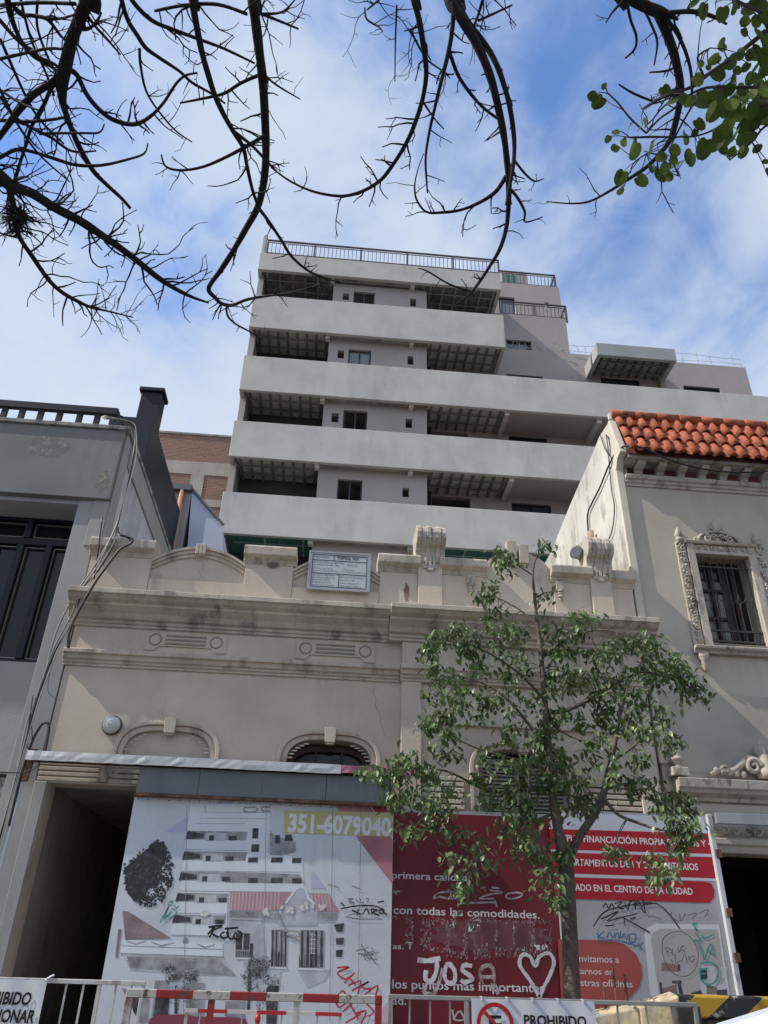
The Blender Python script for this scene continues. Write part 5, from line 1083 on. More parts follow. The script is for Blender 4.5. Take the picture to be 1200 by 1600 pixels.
q.build('cabin', paint, cr, bevel=.03, seg=3)
cg = glass('car_glass', (.01,.012,.014), .05)
def side(poly_, s_):
    vs = [(x,(ya+k0*(z_-.9)/.5-.006) if s_ < 0 else (yb2-k0*(z_-.9)/.5+.006),z_) for x,z_ in poly_]
    MB().add(vs, [tuple(range(len(vs)))[::s_ if s_ < 0 else 1]]).build('side_window', cg, cr)
for s_ in (-1,1): side([(a+xo,b) for a,b in [(.72,.95),(1.12,1.20),(1.72,1.28),(1.72,.95)]], s_); side([(a+xo,b) for a,b in [(1.82,.95),(1.82,1.28),(2.55,1.27),(2.95,1.2),(3.1,.95)]], s_)
MB().add([(xo+.50,ya+.08,.96),(xo+.50,yb2-.08,.96),(xo+1.0,yb2-.19,1.247),(xo+1.0,ya+.19,1.247)], [(0,1,2,3)]).build('windscreen', cg, cr)
for wx in (.30+xo,2.92+xo):
    for yw, s_ in ((y0-.01,1),(y1-.19,1)):
        t = MB().lathe([(.30,0),(.31,-.03),(.31,-.17),(.30,-.2)], (wx,yw,.31), 'y', 24).build('wheel', M('tyre_rubber', (.02,.02,.02), rough=.8), cr, smooth=True)
        MB().lathe([(.19,.004),(.05,.012),(.03,-.01)], (wx,yw if yw < -8 else yw+.2,.31), 'y', 16).build('rim', galv, t)
for yl in (y0+.25,y1-.25): MB().ball((-.44+xo,yl,.62), .06,.16,.07).build('headlight', M('headlight_plastic', (.5,.5,.52), rough=.1, spec=.8), cr, smooth=True)
for s_ in (-1,1): MB().box(xo+.70,xo+.86,(y0-.13 if s_ < 0 else y1+.01),(y0-.01 if s_ < 0 else y1+.13),.93,1.05).build('wing_mirror', paint, cr, bevel=.03)
# ---------------------------------------------------------------- cables and pipes
def cable(label, pts, r, mat, y=None, name='cable', group=None, k=5):
    w_ = [p if len(p) == 3 and not isinstance(p, tuple) else (Vector(p) if len(p) == 3 else P(*p, y)) for p in pts]
    w_ = smoothpts([tuple(v) for v in w_], k)
    return tag(MB().tube(w_, r, 6).build(name, mat, smooth=True), label, 'cable' if name == 'cable' else 'pipe', group)
blk = M('black_cable', (.02,.02,.02), rough=.5, bump=0); pal = M('pale_cable', (.29,.28,.26), rough=.5, bump=0); brn = M('brown_cable', (.05,.035,.03), rough=.5, bump=0)
main = [(160,652),(200,660),(211,676),(207,720),(196,775),(184,815),(172,848),(150,888),(128,922),(112,962),(86,1010),(66,1058),(52,1108),(36,1168),(18,1240),(-12,1350)]
rr = random.Random(4)
for i,(mt,nm) in enumerate(((pal,'palest, leftmost strand'),(pal,'second pale strand'),(blk,'black strand'),(pal,'thin pale strand on the right side'))):
    off = (-4,0,3,6)[i]
    pts = [(x+off*(1 if 800<y_<1180 else .45)+rr.uniform(-2.5,2.5), y_+rr.uniform(-3,3)) for x,y_ in main]
    if i == 0: pts = main[:6]+[(168,850),(145,888),(120,925),(95,970),(78,1020),(68,1065),(45,1120),(30,1185),(28,1200)]
    cable(nm+' of the cable bundle down the grey house corner', pts, (.014,.012,.013,.008)[i], mt, -.22-.02*i-.0, group='cables on the corner')
cable('thick brown cable looping over the parapet end and down past the cornice', [(188,836),(196,838),(207,843),(203,850),(188,858),(172,878),(150,908),(128,945),(113,975),(107,995),(107,1012)], .020, brn, -.52)
cable('thin wire curling from the white side wall to the parapet end', [(184,823),(186,832),(196,838),(205,846)], .008, blk, -.3)
cable('black cable bent over like a hook above the rusty strip', [(14,1290),(32,1215),(48,1165),(58,1143),(68,1130),(76,1132),(75,1150),(68,1185)], .018, brn, -.25)
cable('thin dangling wire beside the cable bundle', [(82,1030),(75,1070),(78,1085),(92,1093)], .006, pal, -.2)
cable('looped black wire under the cable bundle', [(52,1085),(46,1125),(42,1160),(45,1170),(50,1155),(49,1125)], .007, blk, -.26)
cable('short thin rod standing beside the parapet end', [(160,808),(152,870),(147,905)], .012, brn, -.2)
cable('black wire crossing the foot of the grey house at left', [(-5,1206),(35,1207),(58,1198),(60,1186)], .008, blk, -.3)
a, b = P(32,1228,-.2), P(-4,1370,-.2)
pp = tag(MB().tube([(a.x,a.y,a.z),(b.x,b.y,b.z),(b.x-.02,b.y,.3)], .035, 10).ball((a.x,a.y,a.z+.01),.04).build('drainpipe', M('white_pvc', (.60,.60,.58), rough=.4, dirt=((.2,.17,.14),.35,4)), smooth=True), 'white plastic pipe at the far left below the cables', 'pipe')
a, b = P(48,1170,-.12), P(30,1222,-.12)
tag(MB().prism([(a.x-.05,b.z),(a.x+.06,b.z+.02),(a.x+.09,a.z),(a.x+.0,a.z)], -.14, -.10).build('rusty_plate', rust), 'rusty steel plate at the left end of the white flashing', 'plate')
XW = 4.86
pc = [tuple(P(x,y_,-.50)) for x,y_ in ((1230,730),(1199,736),(1150,738),(1100,733),(1050,720),(1010,702),(990,697))]+[tuple(P(974,698,-.35)), tuple(P(962,708,-.1))]+[tuple(PX(x,y_,XW)) for x,y_ in ((950,730),(938,760),(924,788),(919,800),(918,815),(921,850))]
cable('black cable sagging under the tile eave and down the white party wall', pc, .017, blk)
cable('thin dark wire running down the white party wall', [tuple(PX(x,y_,XW)) for x,y_ in ((938,680),(945,700),(953,712),(952,690),(947,680),(950,700),(955,760),(960,792),(957,825),(950,845),(942,853))], .011, brn)
q0, q1 = PX(926,858,4.80), PX(923,830,4.80)
tag(MB().tube([q0,q1], .055, 10).build('vent_pipe', M('tan_pipe', (.32,.25,.18), rough=.6), smooth=True), 'short tan pipe standing before the white party wall', 'pipe')
c_ = P(905,866,.05)
fl2 = thing('floodlight', 'round grey floodlight fixed behind the right volute of the parapet', 'lamp', tuple(c_))
d = Vector((-.75,-.65,.05)).normalized(); dv = lambda k: c_+d*k
MB().tube([dv(-.14),dv(-.10),dv(.04),dv(.10)], [.05,.085,.10,.12], 14).build('lamp_housing', M('cast_grey', (.20,.20,.205), rough=.4, metal=.4), fl2, smooth=True)
MB().tube([dv(.101),dv(.104)], .10, 14).build('lamp_lens', glass('lens_glass', (.10,.10,.10)), fl2)
MB().tube([dv(-.05),dv(-.05)+Vector((.14,.12,-.12)),dv(-.05)+Vector((.16,.13,-.3))], .022, 6).build('lamp_bracket', MATS['cast_grey'], fl2)
# ---------------------------------------------------------------- street tree
def leafpoly(mb, c, ax, side, L, W, fold=.25, curl=.2):
    ax = ax.normalized(); side = (side-ax*side.dot(ax)).normalized(); up = ax.cross(side)
    pts = []
    for t, w_ in ((0,.0),(.28,.85),(.6,.95),(.85,.45)):
        cc = c+ax*L*t-up*curl*L*t*t
        pts.append((cc, w_))
    tip = c+ax*L-up*curl*L
    k = len(mb.v); vs = [c]
    for cc, w_ in pts[1:]: vs += [cc-side*W*w_*.5+up*fold*W*w_*.5, cc, cc+side*W*w_*.5+up*fold*W*w_*.5]
    vs.append(tip)
    mb.add(vs, [(0,2,1),(0,3,2),(1,2,5,4),(2,3,6,5),(4,5,8,7),(5,6,9,8),(7,8,10),(8,9,10)])
tr_ = thing('street_tree', 'young leafy street tree with forked grey trunk standing before the red hoarding', 'tree', (2.72,-1.8,.14))
YT = -1.8
limbs = []
def limb(pts, y, name='limb'):
    w_ = []
    for i, p in enumerate(pts):
        yy = y[0]+(y[1]-y[0])*i/(len(pts)-1); v = P(p[0],p[1],yy); w_.append((v.x,v.y,v.z,p[2]*.68*(v-EYE).length/FPX))
    w_ = smoothpts(w_, 4); limbs.append(w_); return w_
tm_ = MB()
base = P(897,1592,YT)
trunk = [(base.x+.03,YT,.10,.15),(base.x+.02,YT,.45,.12),(base.x+.01,YT,.8,.11)]
T1 = limb([(896,1580,17),(893,1540,16.5),(891,1480,16),(888,1410,15.5),(885,1365,16.5),(882,1338,16),(873,1300,11),(866,1262,10),(861,1215,9),(857,1170,8),(853,1120,7.2),(849,1070,6.2),(845,1020,5.2),(840,975,4.2),(835,930,3.4),(833,890,2.4),(842,862,1.6),(851,846,1.0)], (YT,YT-.1))
tm_.tube([t[:3] for t in trunk]+[t[:3] for t in T1], [t[3] for t in trunk]+[t[3] for t in T1], 12)
for pts, y in (
  ([(887,1350,12),(897,1322,10),(912,1297,9),(930,1270,8.5),(942,1243,8),(952,1200,6.5),(960,1165,5.5),(966,1130,4),(975,1095,2.5),(985,1060,1.4)], (YT,YT-.5)),
  ([(851,1112,5),(875,1112,4.8),(901,1103,4.6),(933,1086,4.2),(965,1066,3.6),(1003,1050,3),(1040,1058,2.2),(1075,1072,1.5),(1105,1080,1)], (YT,YT-.4)),
  ([(864,1232,5),(830,1234,4.2),(790,1237,3.8),(755,1232,3.2),(715,1212,2.6),(690,1203,2.2),(650,1200,1.6),(600,1208,1)], (YT,YT-.3)),
  ([(941,1245,4),(965,1272,3.4),(995,1285,3),(1025,1295,2.4),(1050,1300,1.6),(1065,1310,1)], (YT-.2,YT-.7)),
  ([(857,1170,4),(825,1130,3.4),(795,1095,2.8),(760,1070,2.2),(715,1055,1.6),(680,1045,1)], (YT,YT+.3)),
  ([(851,1095,3.5),(820,1060,3),(780,1030,2.4),(740,1010,1.8),(690,1000,1.1)], (YT,YT-.6)),
  ([(846,1030,3),(875,1005,2.6),(905,990,2),(950,985,1.4),(1000,1000,1)], (YT,YT-.5)),
  ([(841,980,2.6),(815,955,2),(790,940,1.5),(770,930,1)], (YT,YT+.2)),
  ([(836,935,2.2),(855,925,1.6),(880,925,1)], (YT,YT-.2)),
  ([(834,900,2),(812,885,1.4),(795,872,1)], (YT,YT-.1)),
  ([(860,1205,4),(820,1190,3.2),(780,1180,2.5),(735,1165,1.8),(690,1140,1)], (YT,YT-.5)),
  ([(867,1270,3.4),(830,1285,2.8),(790,1300,2.2),(760,1325,1.6),(735,1360,1)], (YT,YT-.5)),
  ([(955,1190,3.4),(985,1170,2.6),(1010,1150,2),(1035,1140,1.3)], (YT-.4,YT-.7)),
  ([(944,1235,3),(975,1225,2.4),(1005,1225,1.8),(1030,1240,1.2)], (YT-.2,YT+.4)),
  ([(873,1300,4),(855,1330,2.6),(845,1355,1.6),(850,1380,1)], (YT,YT-.4)),
  ([(853,1125,3),(890,1150,2.4),(930,1160,1.6),(955,1175,1)], (YT,YT-.7)),
  ([(864,1235,3),(900,1245,2.4),(925,1240,1.6)], (YT,YT+.3))):
    l_ = limb(pts, y); tm_.tube([t[:3] for t in l_], [t[3] for t in l_], 6)
C7 = '''545,55 425,90 440,120 390,180 370,215 400,250 540,200 650,260 670,275 250,315 215,340 200,370 290,320 390,300 450,300 410,330 480,330 540,310 600,310 640,330 330,350 350,380 420,380 490,370 560,370 610,370 650,370 700,380 750,360 800,350 850,340 870,370 920,380 820,400 780,420 850,430 900,430 940,440 970,440 960,470 1010,485 880,470 250,430 220,440 300,440 340,420 430,430 500,430 560,440 610,430 660,430 700,440 750,440 240,480 200,510 260,510 310,490 350,500 420,490 470,480 560,490 620,480 700,490 800,490 840,520 890,530 760,520 720,540 250,550 215,580 300,540 340,560 380,520 440,540 500,520 560,550 600,560 640,570 700,570 750,560 800,560 860,560 890,600 910,630 850,610 790,600 740,610 210,600 250,600 420,600 480,590 540,620 560,600 240,660 260,670 140,680 160,690 100,700 60,740 35,730 110,740 150,760 200,720 260,790 230,810 100,790 370,670 420,690 440,640 480,700 520,680 560,660 600,690 620,720 470,760 430,760 400,800 450,800 500,780 540,740 590,760 360,750 640,760 690,700 740,700 760,740 700,650 830,680 850,760 870,790 800,770 430,850 500,870 470,820 590,830 640,810 930,820 950,860 960,890 905,800 180,740 80,715 330,365 225,395 395,205 410,120 380,275 1000,490 930,410 870,400'''
cl = [(560+float(a.split(',')[0])/1.875, 820+float(a.split(',')[1])/1.875) for a in C7.split()]
cl += [(622,1262),(640,1300),(612,1250),(715,1305),(705,1340),(740,1332),(733,1385),(762,1352),(745,1320),(850,1342),(830,1312),(852,1382),(838,1345),(900,1262),(1050,1282),(1062,1250),(1078,1290),(1055,1330),(800,1292),(822,1262),(680,1288),(672,1265),(930,1252),(958,1332),(1035,1362),(1022,1345),(1062,1312),(715,1370),(735,1358),(820,1330),(880,1330),(1075,1268),(1040,1262),(1000,1100),(870,1400),(860,1365),(660,1250),(700,1262)]
rl_ = random.Random(12)
lf = MB(); allp = [Vector(t[:3]) for l_ in limbs for t in l_]
tw_ = MB(); pod = MB()
for (x, y_) in cl:
    for sub in range(2 if rl_.random() < .42 else 1):
        x_, yq = x+rl_.uniform(-7,7), y_+rl_.uniform(-7,7)
        near = None; bd = 1e9
        for a in allp:
            d_ = a-EYE; z_ = d_.dot(FW); u, v = 600+FPX*d_.dot(RT)/z_, 800-FPX*d_.dot(UP)/z_
            e = hypot(u-x_, v-yq+4)
            if e < bd: bd = e; near = a
        yy = max(-3.3, min(-.55, near.y+rl_.uniform(-1,1)*min(.75, .12+bd*.008)))
        c = P(x_, yq, yy)
        mid = (near+c)/2+Vector((rl_.uniform(-.04,.04), rl_.uniform(-.04,.04), .05+rl_.uniform(0,.05)))
        sp = smoothpts([tuple(near), tuple(mid), tuple(c+Vector((0,0,.02)))], 4)
        if bd < 75: tw_.tube(sp, [.008-.005*i/(len(sp)-1) for i in range(len(sp))], 4, cap=False)
        nl = rl_.randint(21, 34)
        for i in range(nl):
            off = Vector((rl_.gauss(0,.075), rl_.gauss(0,.075), rl_.gauss(0,.06)))
            az = rl_.uniform(0, 2*pi); droop = rl_.uniform(-1.5,-.35)
            ax = Vector((cos(az), sin(az), droop)); side = Vector((-sin(az), cos(az), rl_.uniform(-.5,.5)))
            leafpoly(lf, c+off, ax, side, rl_.uniform(.058,.125), rl_.uniform(.032,.060), rl_.uniform(.1,.5), rl_.uniform(-.1,.35))
    if rl_.random() < .12:
        for i in range(5): pod.ball(c+Vector((rl_.gauss(0,.04), rl_.gauss(0,.04), -.06+rl_.gauss(0,.03))), .014,.014,.022,6,4)
tm_.add(tw_.v, tw_.f); tk = tm_.build('trunk', bark2, tr_, smooth=True)
lf.build('crown', leafM, tr_)
pod.build('seed_pods', M('dry_seed', (.05,.035,.025)), tr_)
# ---------------------------------------------------------------- bare tree overhead
bt = thing('bare_tree', 'leafless dark tree whose drooping branches hang across the sky', 'tree', (-1.9,-12.4,.14))
br = MB(); rb_ = random.Random(31); ntw = [0]
def twig(p0, d, L, r, depth=0):
    n = max(3, int(L/.05)); pts = [p0]; p = p0.copy(); dd = d.normalized()
    for i in range(n):
        dd = (dd+Vector((rb_.gauss(0,.24), rb_.gauss(0,.24), rb_.gauss(0,.24)+.05))).normalized(); p = p+dd*(L/n); pts.append(p.copy())
    rs = [r*(1-.55*i/n)*(1.18 if i % 2 else 1) for i in range(n+1)]; rs[-1] *= 1.1
    br.tube(pts, rs, 5); ntw[0] += 1
    if depth < 2:
        for i in range(1, n):
            if rb_.random() < (.34 if depth == 0 else .2):
                s_ = dd.cross(Vector((rb_.gauss(0,1), rb_.gauss(0,1), rb_.gauss(0,1)))).normalized()
                twig(pts[i], (pts[i]-pts[i-1]).normalized()*.55+s_*.8, L*rb_.uniform(.2,.5), r*.62, depth+1)
def bough(pts, z0, z1, tw_n=8, tl_=(.10,.30), lead=None):
    w_ = []; m_ = len(pts)
    for i, p in enumerate(pts):
        v = PZ(p[0], p[1], z0+(z1-z0)*i/(m_-1)); w_.append((v.x, v.y, v.z, p[2]*(v-EYE).length/FPX*.75))
    if lead: w_ = lead+w_
    if len(w_) == 2: w_ = [w_[0], tuple((a+b)/2 for a,b in zip(*w_)), w_[1]]
    w_ = smoothpts(w_, 5)
    rs = [t[3]*(1+.10*noise.noise(Vector(t[:3])*9)) for t in w_]
    br.tube([t[:3] for t in w_], rs, 9 if max(rs) > .02 else 6)
    n = len(w_); f0 = n//4 if lead else 1
    for i in range(f0, n-1):                       # knots
        if rb_.random() < .06: br.ball(Vector(w_[i][:3])+Vector((rb_.gauss(0,1),rb_.gauss(0,1),rb_.gauss(0,1))).normalized()*rs[i]*.6, rs[i]*.75, n=6, m=4)
    for _ in range(int(tw_n*1.4)):
        i = rb_.randint(max(1,f0), n-2); a = Vector(w_[i][:3]); t = (Vector(w_[i+1][:3])-Vector(w_[i-1][:3])).normalized()
        view = (a-EYE).normalized(); s_ = t.cross(view).normalized()*rb_.choice((-1,1))
        twig(a, t*rb_.uniform(.1,.8)+s_*rb_.uniform(.6,1)+Vector((rb_.gauss(0,.25),rb_.gauss(0,.25),rb_.gauss(0,.25))), rb_.uniform(*tl_)*rb_.uniform(.7,2.0)*(1-.3*i/n), min(rs[i]*.5, rb_.uniform(.004,.008)))
    return w_
def ld(tx, ty, tz, r): return (tx, ty, tz, r)
crotch = (-1.85,-12.1,4.3)
def lead(x, z, r): # wood joining the trunk to a bough entering the picture from above
    a = PZ(x, -60, z); c = Vector(crotch); m_ = c.lerp(a, .55)+Vector((0,0,1.0))
    return [(c.x,c.y,c.z,r*2.0),(c.x*.6+m_.x*.4, c.y*.6+m_.y*.4, c.z*.5+m_.z*.5+.3, r*1.7),(m_.x,m_.y,m_.z,r*1.35)]
br.tube([(-1.9,-12.4,.1),(-1.9,-12.38,.5),(-1.88,-12.3,1.6),(-1.86,-12.2,3),crotch,(-1.8,-12.0,4.8)], [.27,.22,.19,.17,.17,.09], 14)
bough([(142,-30,11),(136,0,11),(125,28,10.5),(112,62,10),(104,95,10.5),(98,122,11),(97,145,8),(100,168,5.5),(112,202,5),(125,232,4.8),(145,266,4.4),(165,287,3.8),(190,310,3.3),(204,326,3)], 6.3, 6.0, 6, (.1,.25), lead(142,6.6,.055))
bough([(97,118,6.5),(75,133,6),(50,150,6),(25,178,5.6),(5,206,5),(-15,232,4.5)], 6.22, 6.0, 3)
bough([(90,125,4),(78,142,3.8),(68,165,3.6),(50,196,3.4),(36,240,3),(22,282,2.6),(12,312,2.4),(13,345,2.2),(20,366,1.8)], 6.2, 5.9, 8)
bough([(106,108,5),(120,117,4.4),(134,145,4.2),(150,166,4.2),(171,184,4.2),(195,193,4),(215,193,3.8),(236,181,3.4),(256,160,3),(275,131,2.6),(290,118,2.2),(308,114,1.8)], 6.25, 6.0, 9)
l_left = [(-1.85,-12.1,4.3,.11),(-3.2,-10.2,5.6,.09),(-3.3,-8.6,5.75,.075)]
bough([(-60,215,13),(-20,258,12),(2,278,11.5),(20,291,10),(50,302,9),(85,324,8.5),(125,345,8),(160,368,7),(190,389,6.4),(220,412,6),(246,433,5.4),(272,450,4.4),(300,464,3.2),(326,473,2)], 5.8, 5.3, 34, (.12,.36), l_left)
bough([(14,292,6),(22,325,5.5),(29,350,5.5),(27,362,5),(36,380,4.4),(50,400,4.2),(75,436,4),(96,456,3.8),(120,470,3.4),(142,480,2.8),(172,487,1.9),(208,496,1.2)], 5.75, 5.4, 34, (.12,.32))
bough([(296,-30,6.5),(300,0,6),(306,35,5.8),(315,80,5.4),(325,116,5.2),(336,150,5),(350,180,4.8),(365,206,4.5),(380,231,4.2),(386,260,3.6),(394,295,3.2),(403,322,2.8)], 6.5, 5.9, 8, (.1,.3), lead(296,6.8,.035))
bough([(390,-30,9.5),(394,0,9),(399,32,8.8),(405,80,8.5),(410,122,8.2),(413,166,8),(415,215,7.8),(415,252,7.4),(411,290,7),(402,325,6.6),(385,356,6),(365,391,5.4),(345,422,5),(326,450,4.6),(336,465,4),(346,474,3.8),(362,477,3.4),(386,468,3),(420,462,2.6),(452,458,2.2),(482,450,1.8),(502,444,1.4)], 6.6, 5.4, 16, (.08,.24), lead(390,6.9,.045))
bough([(355,474,2.6),(354,486,2.4),(358,497,2.2),(371,508,2),(390,518,1.8),(412,532,1.2)], 5.5, 5.35, 3, (.06,.14))
bough([(404,325,3.6),(420,346,3.2),(440,376,3),(455,400,2.8),(480,422,2.5),(506,434,2.1),(530,440,1.6)], 5.9, 5.5, 6, (.06,.16))
bough([(640,-30,5.6),(646,0,5.2),(655,32,5.2),(662,76,5),(666,112,4.8),(662,146,4.6),(655,173,4.4),(643,206,4.2),(630,232,4),(612,260,3.8),(595,281,3.6),(570,297,3.3),(540,306,3),(510,304,2.6),(480,296,2.3),(450,281,1.9),(424,262,1.4)], 6.6, 5.8, 18, (.08,.28), lead(640,6.9,.032))
bough([(690,-30,10),(702,0,9.6),(716,22,9.2),(740,60,8.6),(755,91,8),(768,126,7.4),(778,166,7),(787,211,6.4),(792,251,6),(795,290,5.5),(794,330,4.6),(790,361,4.2),(780,391,3.9),(762,421,3.4),(746,445,2.9),(731,462,2.4),(712,476,1.6)], 6.8, 5.3, 10, (.06,.2), lead(690,7.1,.05))
bough([(708,-30,7),(714,5,6.6),(733,38,6),(762,76,5.6),(780,111,5.2),(795,160,4.8),(803,211,4.4),(803,250,4),(797,288,3.4),(791,320,2.6)], 6.9, 5.7, 7, (.06,.2), lead(708,7.2,.034))
bough([(709,2,5),(707,42,4.6),(701,80,4.8),(691,121,3.8),(680,166,3.4),(670,211,3),(665,251,2.6),(668,302,1.8)], 6.7, 5.9, 7, (.06,.2))
bough([(702,80,3.6),(715,116,3.4),(735,146,3.2),(756,169,3),(780,187,2.6)], 6.55, 6.3, 4, (.06,.14))
bough([(791,275,4.4),(775,299,3.8),(750,316,3.4),(720,328,3),(690,332,2.7),(666,331,2.4),(651,312,2),(648,290,1.6),(653,265,1.2),(662,240,.9)], 6.0, 5.6, 9, (.06,.2))
bough([(798,296,3),(810,311,2.8),(820,331,2.4),(821,347,1.8),(848,339,1.1)], 5.9, 5.75, 3, (.04,.1))
bough([(805,252,2.4),(820,271,2.2),(835,283,1.8),(850,279,1)], 6.0, 5.9, 2, (.03,.08))
bough([(735,455,2.2),(702,444,1.9),(670,425,1.6),(654,419,1.1)], 5.4, 5.3, 3, (.05,.12))
bough([(950,-40,11),(982,-6,10.5),(1008,10,10),(1030,19,9.5),(1046,24,6),(1060,31,2)], 6.2, 6.1, 4, (.06,.2), lead(950,6.5,.055))
bough([(1028,20,8.5),(1045,60,8),(1055,92,7.4),(1062,126,6.8),(1063,152,6.2),(1056,190,5.4),(1046,220,4.8),(1030,241,4.2),(1010,261,3.6),(980,281,3),(950,300,2.5),(920,315,2.1),(890,318,1.6),(854,315,1)], 6.15, 5.5, 14, (.07,.24))
bough([(1040,26,3.6),(1060,56,3.4),(1073,86,3.2),(1080,116,2.8),(1081,152,2.2),(1078,172,1.4)], 6.1, 5.9, 2, (.05,.12))
bough([(1044,20,4.2),(1080,18,3.8),(1112,25,3.2),(1136,38,1.8)], 6.1, 6.0, 3, (.04,.1))
for pts in ([(978,-5,3),(985,30,2.8),(994,56,2.6),(992,76,2.2),(977,91,1.6)],[(1004,10,2.4),(1018,39,2.2),(1027,66,2),(1022,102,1.4)],[(1055,105,2.4),(1040,111,2),(1015,113,1.2)],[(1053,140,2.8),(1020,160,2.2),(1004,170,1.4)],[(1019,158,2),(990,146,2),(967,132,1.3)],[(975,0,2.6),(958,18,2),(947,35,1.2)]):
    bough(pts, 6.1, 5.95, 1, (.03,.08))
for pts, z_ in (([(8,-30,5.5),(15,18,5),(30,58,3.4),(50,86,3.2),(75,101,2.8),(96,116,2.4)],6.5),([(-20,10,3.5),(0,32,3.4),(25,60,3.2),(55,86,3),(86,101,2.6),(102,118,2)],6.4),([(20,8,3.6),(32,22,3.6),(55,25,3.4),(75,31,3),(95,56,2.4),(112,72,1.6)],6.5),([(-20,97,3),(0,92,2.8),(40,83,2.6),(75,76,2.4),(100,77,2)],6.3),([(-15,188,3.4),(0,188,3.2),(40,190,3),(80,187,2.8),(107,182,2.2)],6.2),
   ([(-15,252,3.8),(0,246,3.6),(25,234,3.4),(50,237,3.2),(85,248,3.2),(120,258,3),(160,258,2.6),(200,249,2.2),(225,240,1.8),(231,224,1.2)],6.0),([(0,150,2.6),(20,180,2.6),(50,200,2.8),(80,215,2.6),(112,236,2.2),(150,236,1.4)],6.1),([(62,209,2.6),(90,208,2.4),(130,208,2),(155,207,1.7),(163,194,1.2)],6.1),([(184,-30,4.6),(190,0,4.2),(200,32,4),(215,56,4),(228,75,3.8),(250,91,3.2),(280,111,2.8),(300,129,2.6),(330,146,2.2),(352,162,1.6)],6.5),
   ([(195,-30,4.4),(206,0,4),(236,31,3.8),(270,46,3.4),(310,61,3),(350,76,2.6),(398,99,2)],6.6),([(242,17,2.4),(290,8,2.8),(340,7,3),(386,22,3)],6.6),([(404,20,2.8),(432,31,2.4),(466,45,1.8)],6.6),([(402,22,2.6),(440,19,2),(462,-2,1.4)],6.6),([(408,110,2.4),(422,125,2),(440,138,1.7),(469,155,1.1)],6.4),([(410,115,3.4),(376,130,3),(350,146,2.8),(312,155,2.4),(281,161,1.5)],6.4),([(413,212,3.6),(386,228,3.4),(350,247,3),(316,261,2.6),(282,266,2.4),(259,260,2),(252,242,1.4)],6.1),
   ([(366,206,3.2),(392,226,3),(415,250,2.8),(432,268,2.2)],6.1),([(218,75,2.6),(220,105,2.4),(232,150,2),(270,200,1.6),(300,222,1.2)],6.4),([(132,18,3),(148,40,2.6),(168,62,2.2),(188,85,1.4)],6.3),([(124,46,3.2),(140,44,3),(152,32,2.6),(158,20,1.8)],6.3),([(0,60,2.6),(40,150,2.4),(65,190,2),(100,225,1.6)],6.3),([(30,-10,2.4),(48,60,2.2),(70,110,2),(85,150,1.6)],6.5),([(60,-10,2.6),(58,40,2.2),(75,90,2),(92,120,1.6)],6.5),([(0,140,2.6),(30,160,2),(60,172,1.4)],6.2),([(0,290,3),(30,278,2.2),(44,276,1.4)],6.0),([(-10,120,2),(10,160,2.6),(25,190,2.2),(60,240,1.8),(110,285,1.2)],6.1),([(0,8,3),(60,4,3),(118,6,3)],6.5),([(78,30,2.6),(100,28,2.2),(118,22,1.6)],6.4),([(570,12,1.4),(573,30,1.8),(592,42,1.6),(598,50,1)],6.6),([(592,0,2),(574,15,1.4)],6.6),([(620,8,2),(618,60,1.6),(617,128,1)],6.6),([(640,45,2.2),(665,90,1.8),(690,110,1.4),(703,122,1)],6.6),([(760,-20,3),(745,30,2.4),(735,48,2)],6.8),([(800,8,1.6),(770,22,2.2),(748,32,2.4)],6.8)):
    bough(pts, z_, z_-.25, 4, (.07,.24))
br.build('branches', bark, bt, smooth=True)
print('twigs', ntw[0], 'branch verts', len(br.v), 'leaf verts', len(lf.v))
# tuft lodged on the branch
c = PZ(28,338,5.73); q = MB()
for i in range(220):
    d_ = Vector((rb_.gauss(0,1), rb_.gauss(0,1), rb_.gauss(0,1)-.3)).normalized(); L = rb_.uniform(.04,.13); s_ = c+d_*rb_.uniform(0,.05)
    q.tube([s_, s_+d_*L*.6+Vector((rb_.gauss(0,.01),rb_.gauss(0,.01),0)), s_+d_*L+Vector((0,0,-.03))], [.004,.003,.001], 3, cap=False)
q.ball(c, .06,.06,.05)
tag(q.build('air_plant', M('air_plant', (.04,.04,.034), blot=.4)), 'dark spiky air plant clump perched on the bare branch at the left edge', 'plant')
# ---------------------------------------------------------------- broad leaved tree reaching in at upper right
hb = thing('leafy_tree', 'tree with round heart shaped green leaves reaching in at the upper right', 'tree', (3.6,-10.6,.14))
ZL = 4.1
st = MB(); pts_extra = [(3.25,-10.5,6.4)]
def stem(pts, z0=ZL, z1=ZL, lead_=None, n=7):
    w_ = []
    for i, p in enumerate(pts):
        v = PZ(p[0], p[1], z0+(z1-z0)*i/(len(pts)-1)); w_.append((v.x,v.y,v.z,p[2]*(v-EYE).length/FPX))
    if lead_: w_ = lead_+w_
    w_ = smoothpts(w_, 4); st.tube([t[:3] for t in w_], [t[3] for t in w_], n); return [t[:3] for t in w_]
st.tube([(3.6,-10.6,.1),(3.58,-10.6,1.2),(3.5,-10.5,2.6),(3.4,-10.4,3.4),(3.2,-10.3,4.0),(3.15,-10.5,4.9),(3.3,-10.6,5.8),(3.25,-10.5,6.4)], [.16,.13,.11,.095,.075,.05,.03,.008], 12)
for e_ in ((3.9,-11.3,5.6),(4.1,-9.9,5.2),(2.9,-11.4,5.9)):
    st.tube([(3.2,-10.4,4.3),(3.5,-10.6,4.9) if e_[0] > 3.2 else (3.1,-10.8,5.0), e_], [.05,.03,.008], 7); pts_extra.append(e_)
hl = [(3.4,-10.4,3.4,.05),(2.6,-9.9,4.0,.03)]
pts_all = []
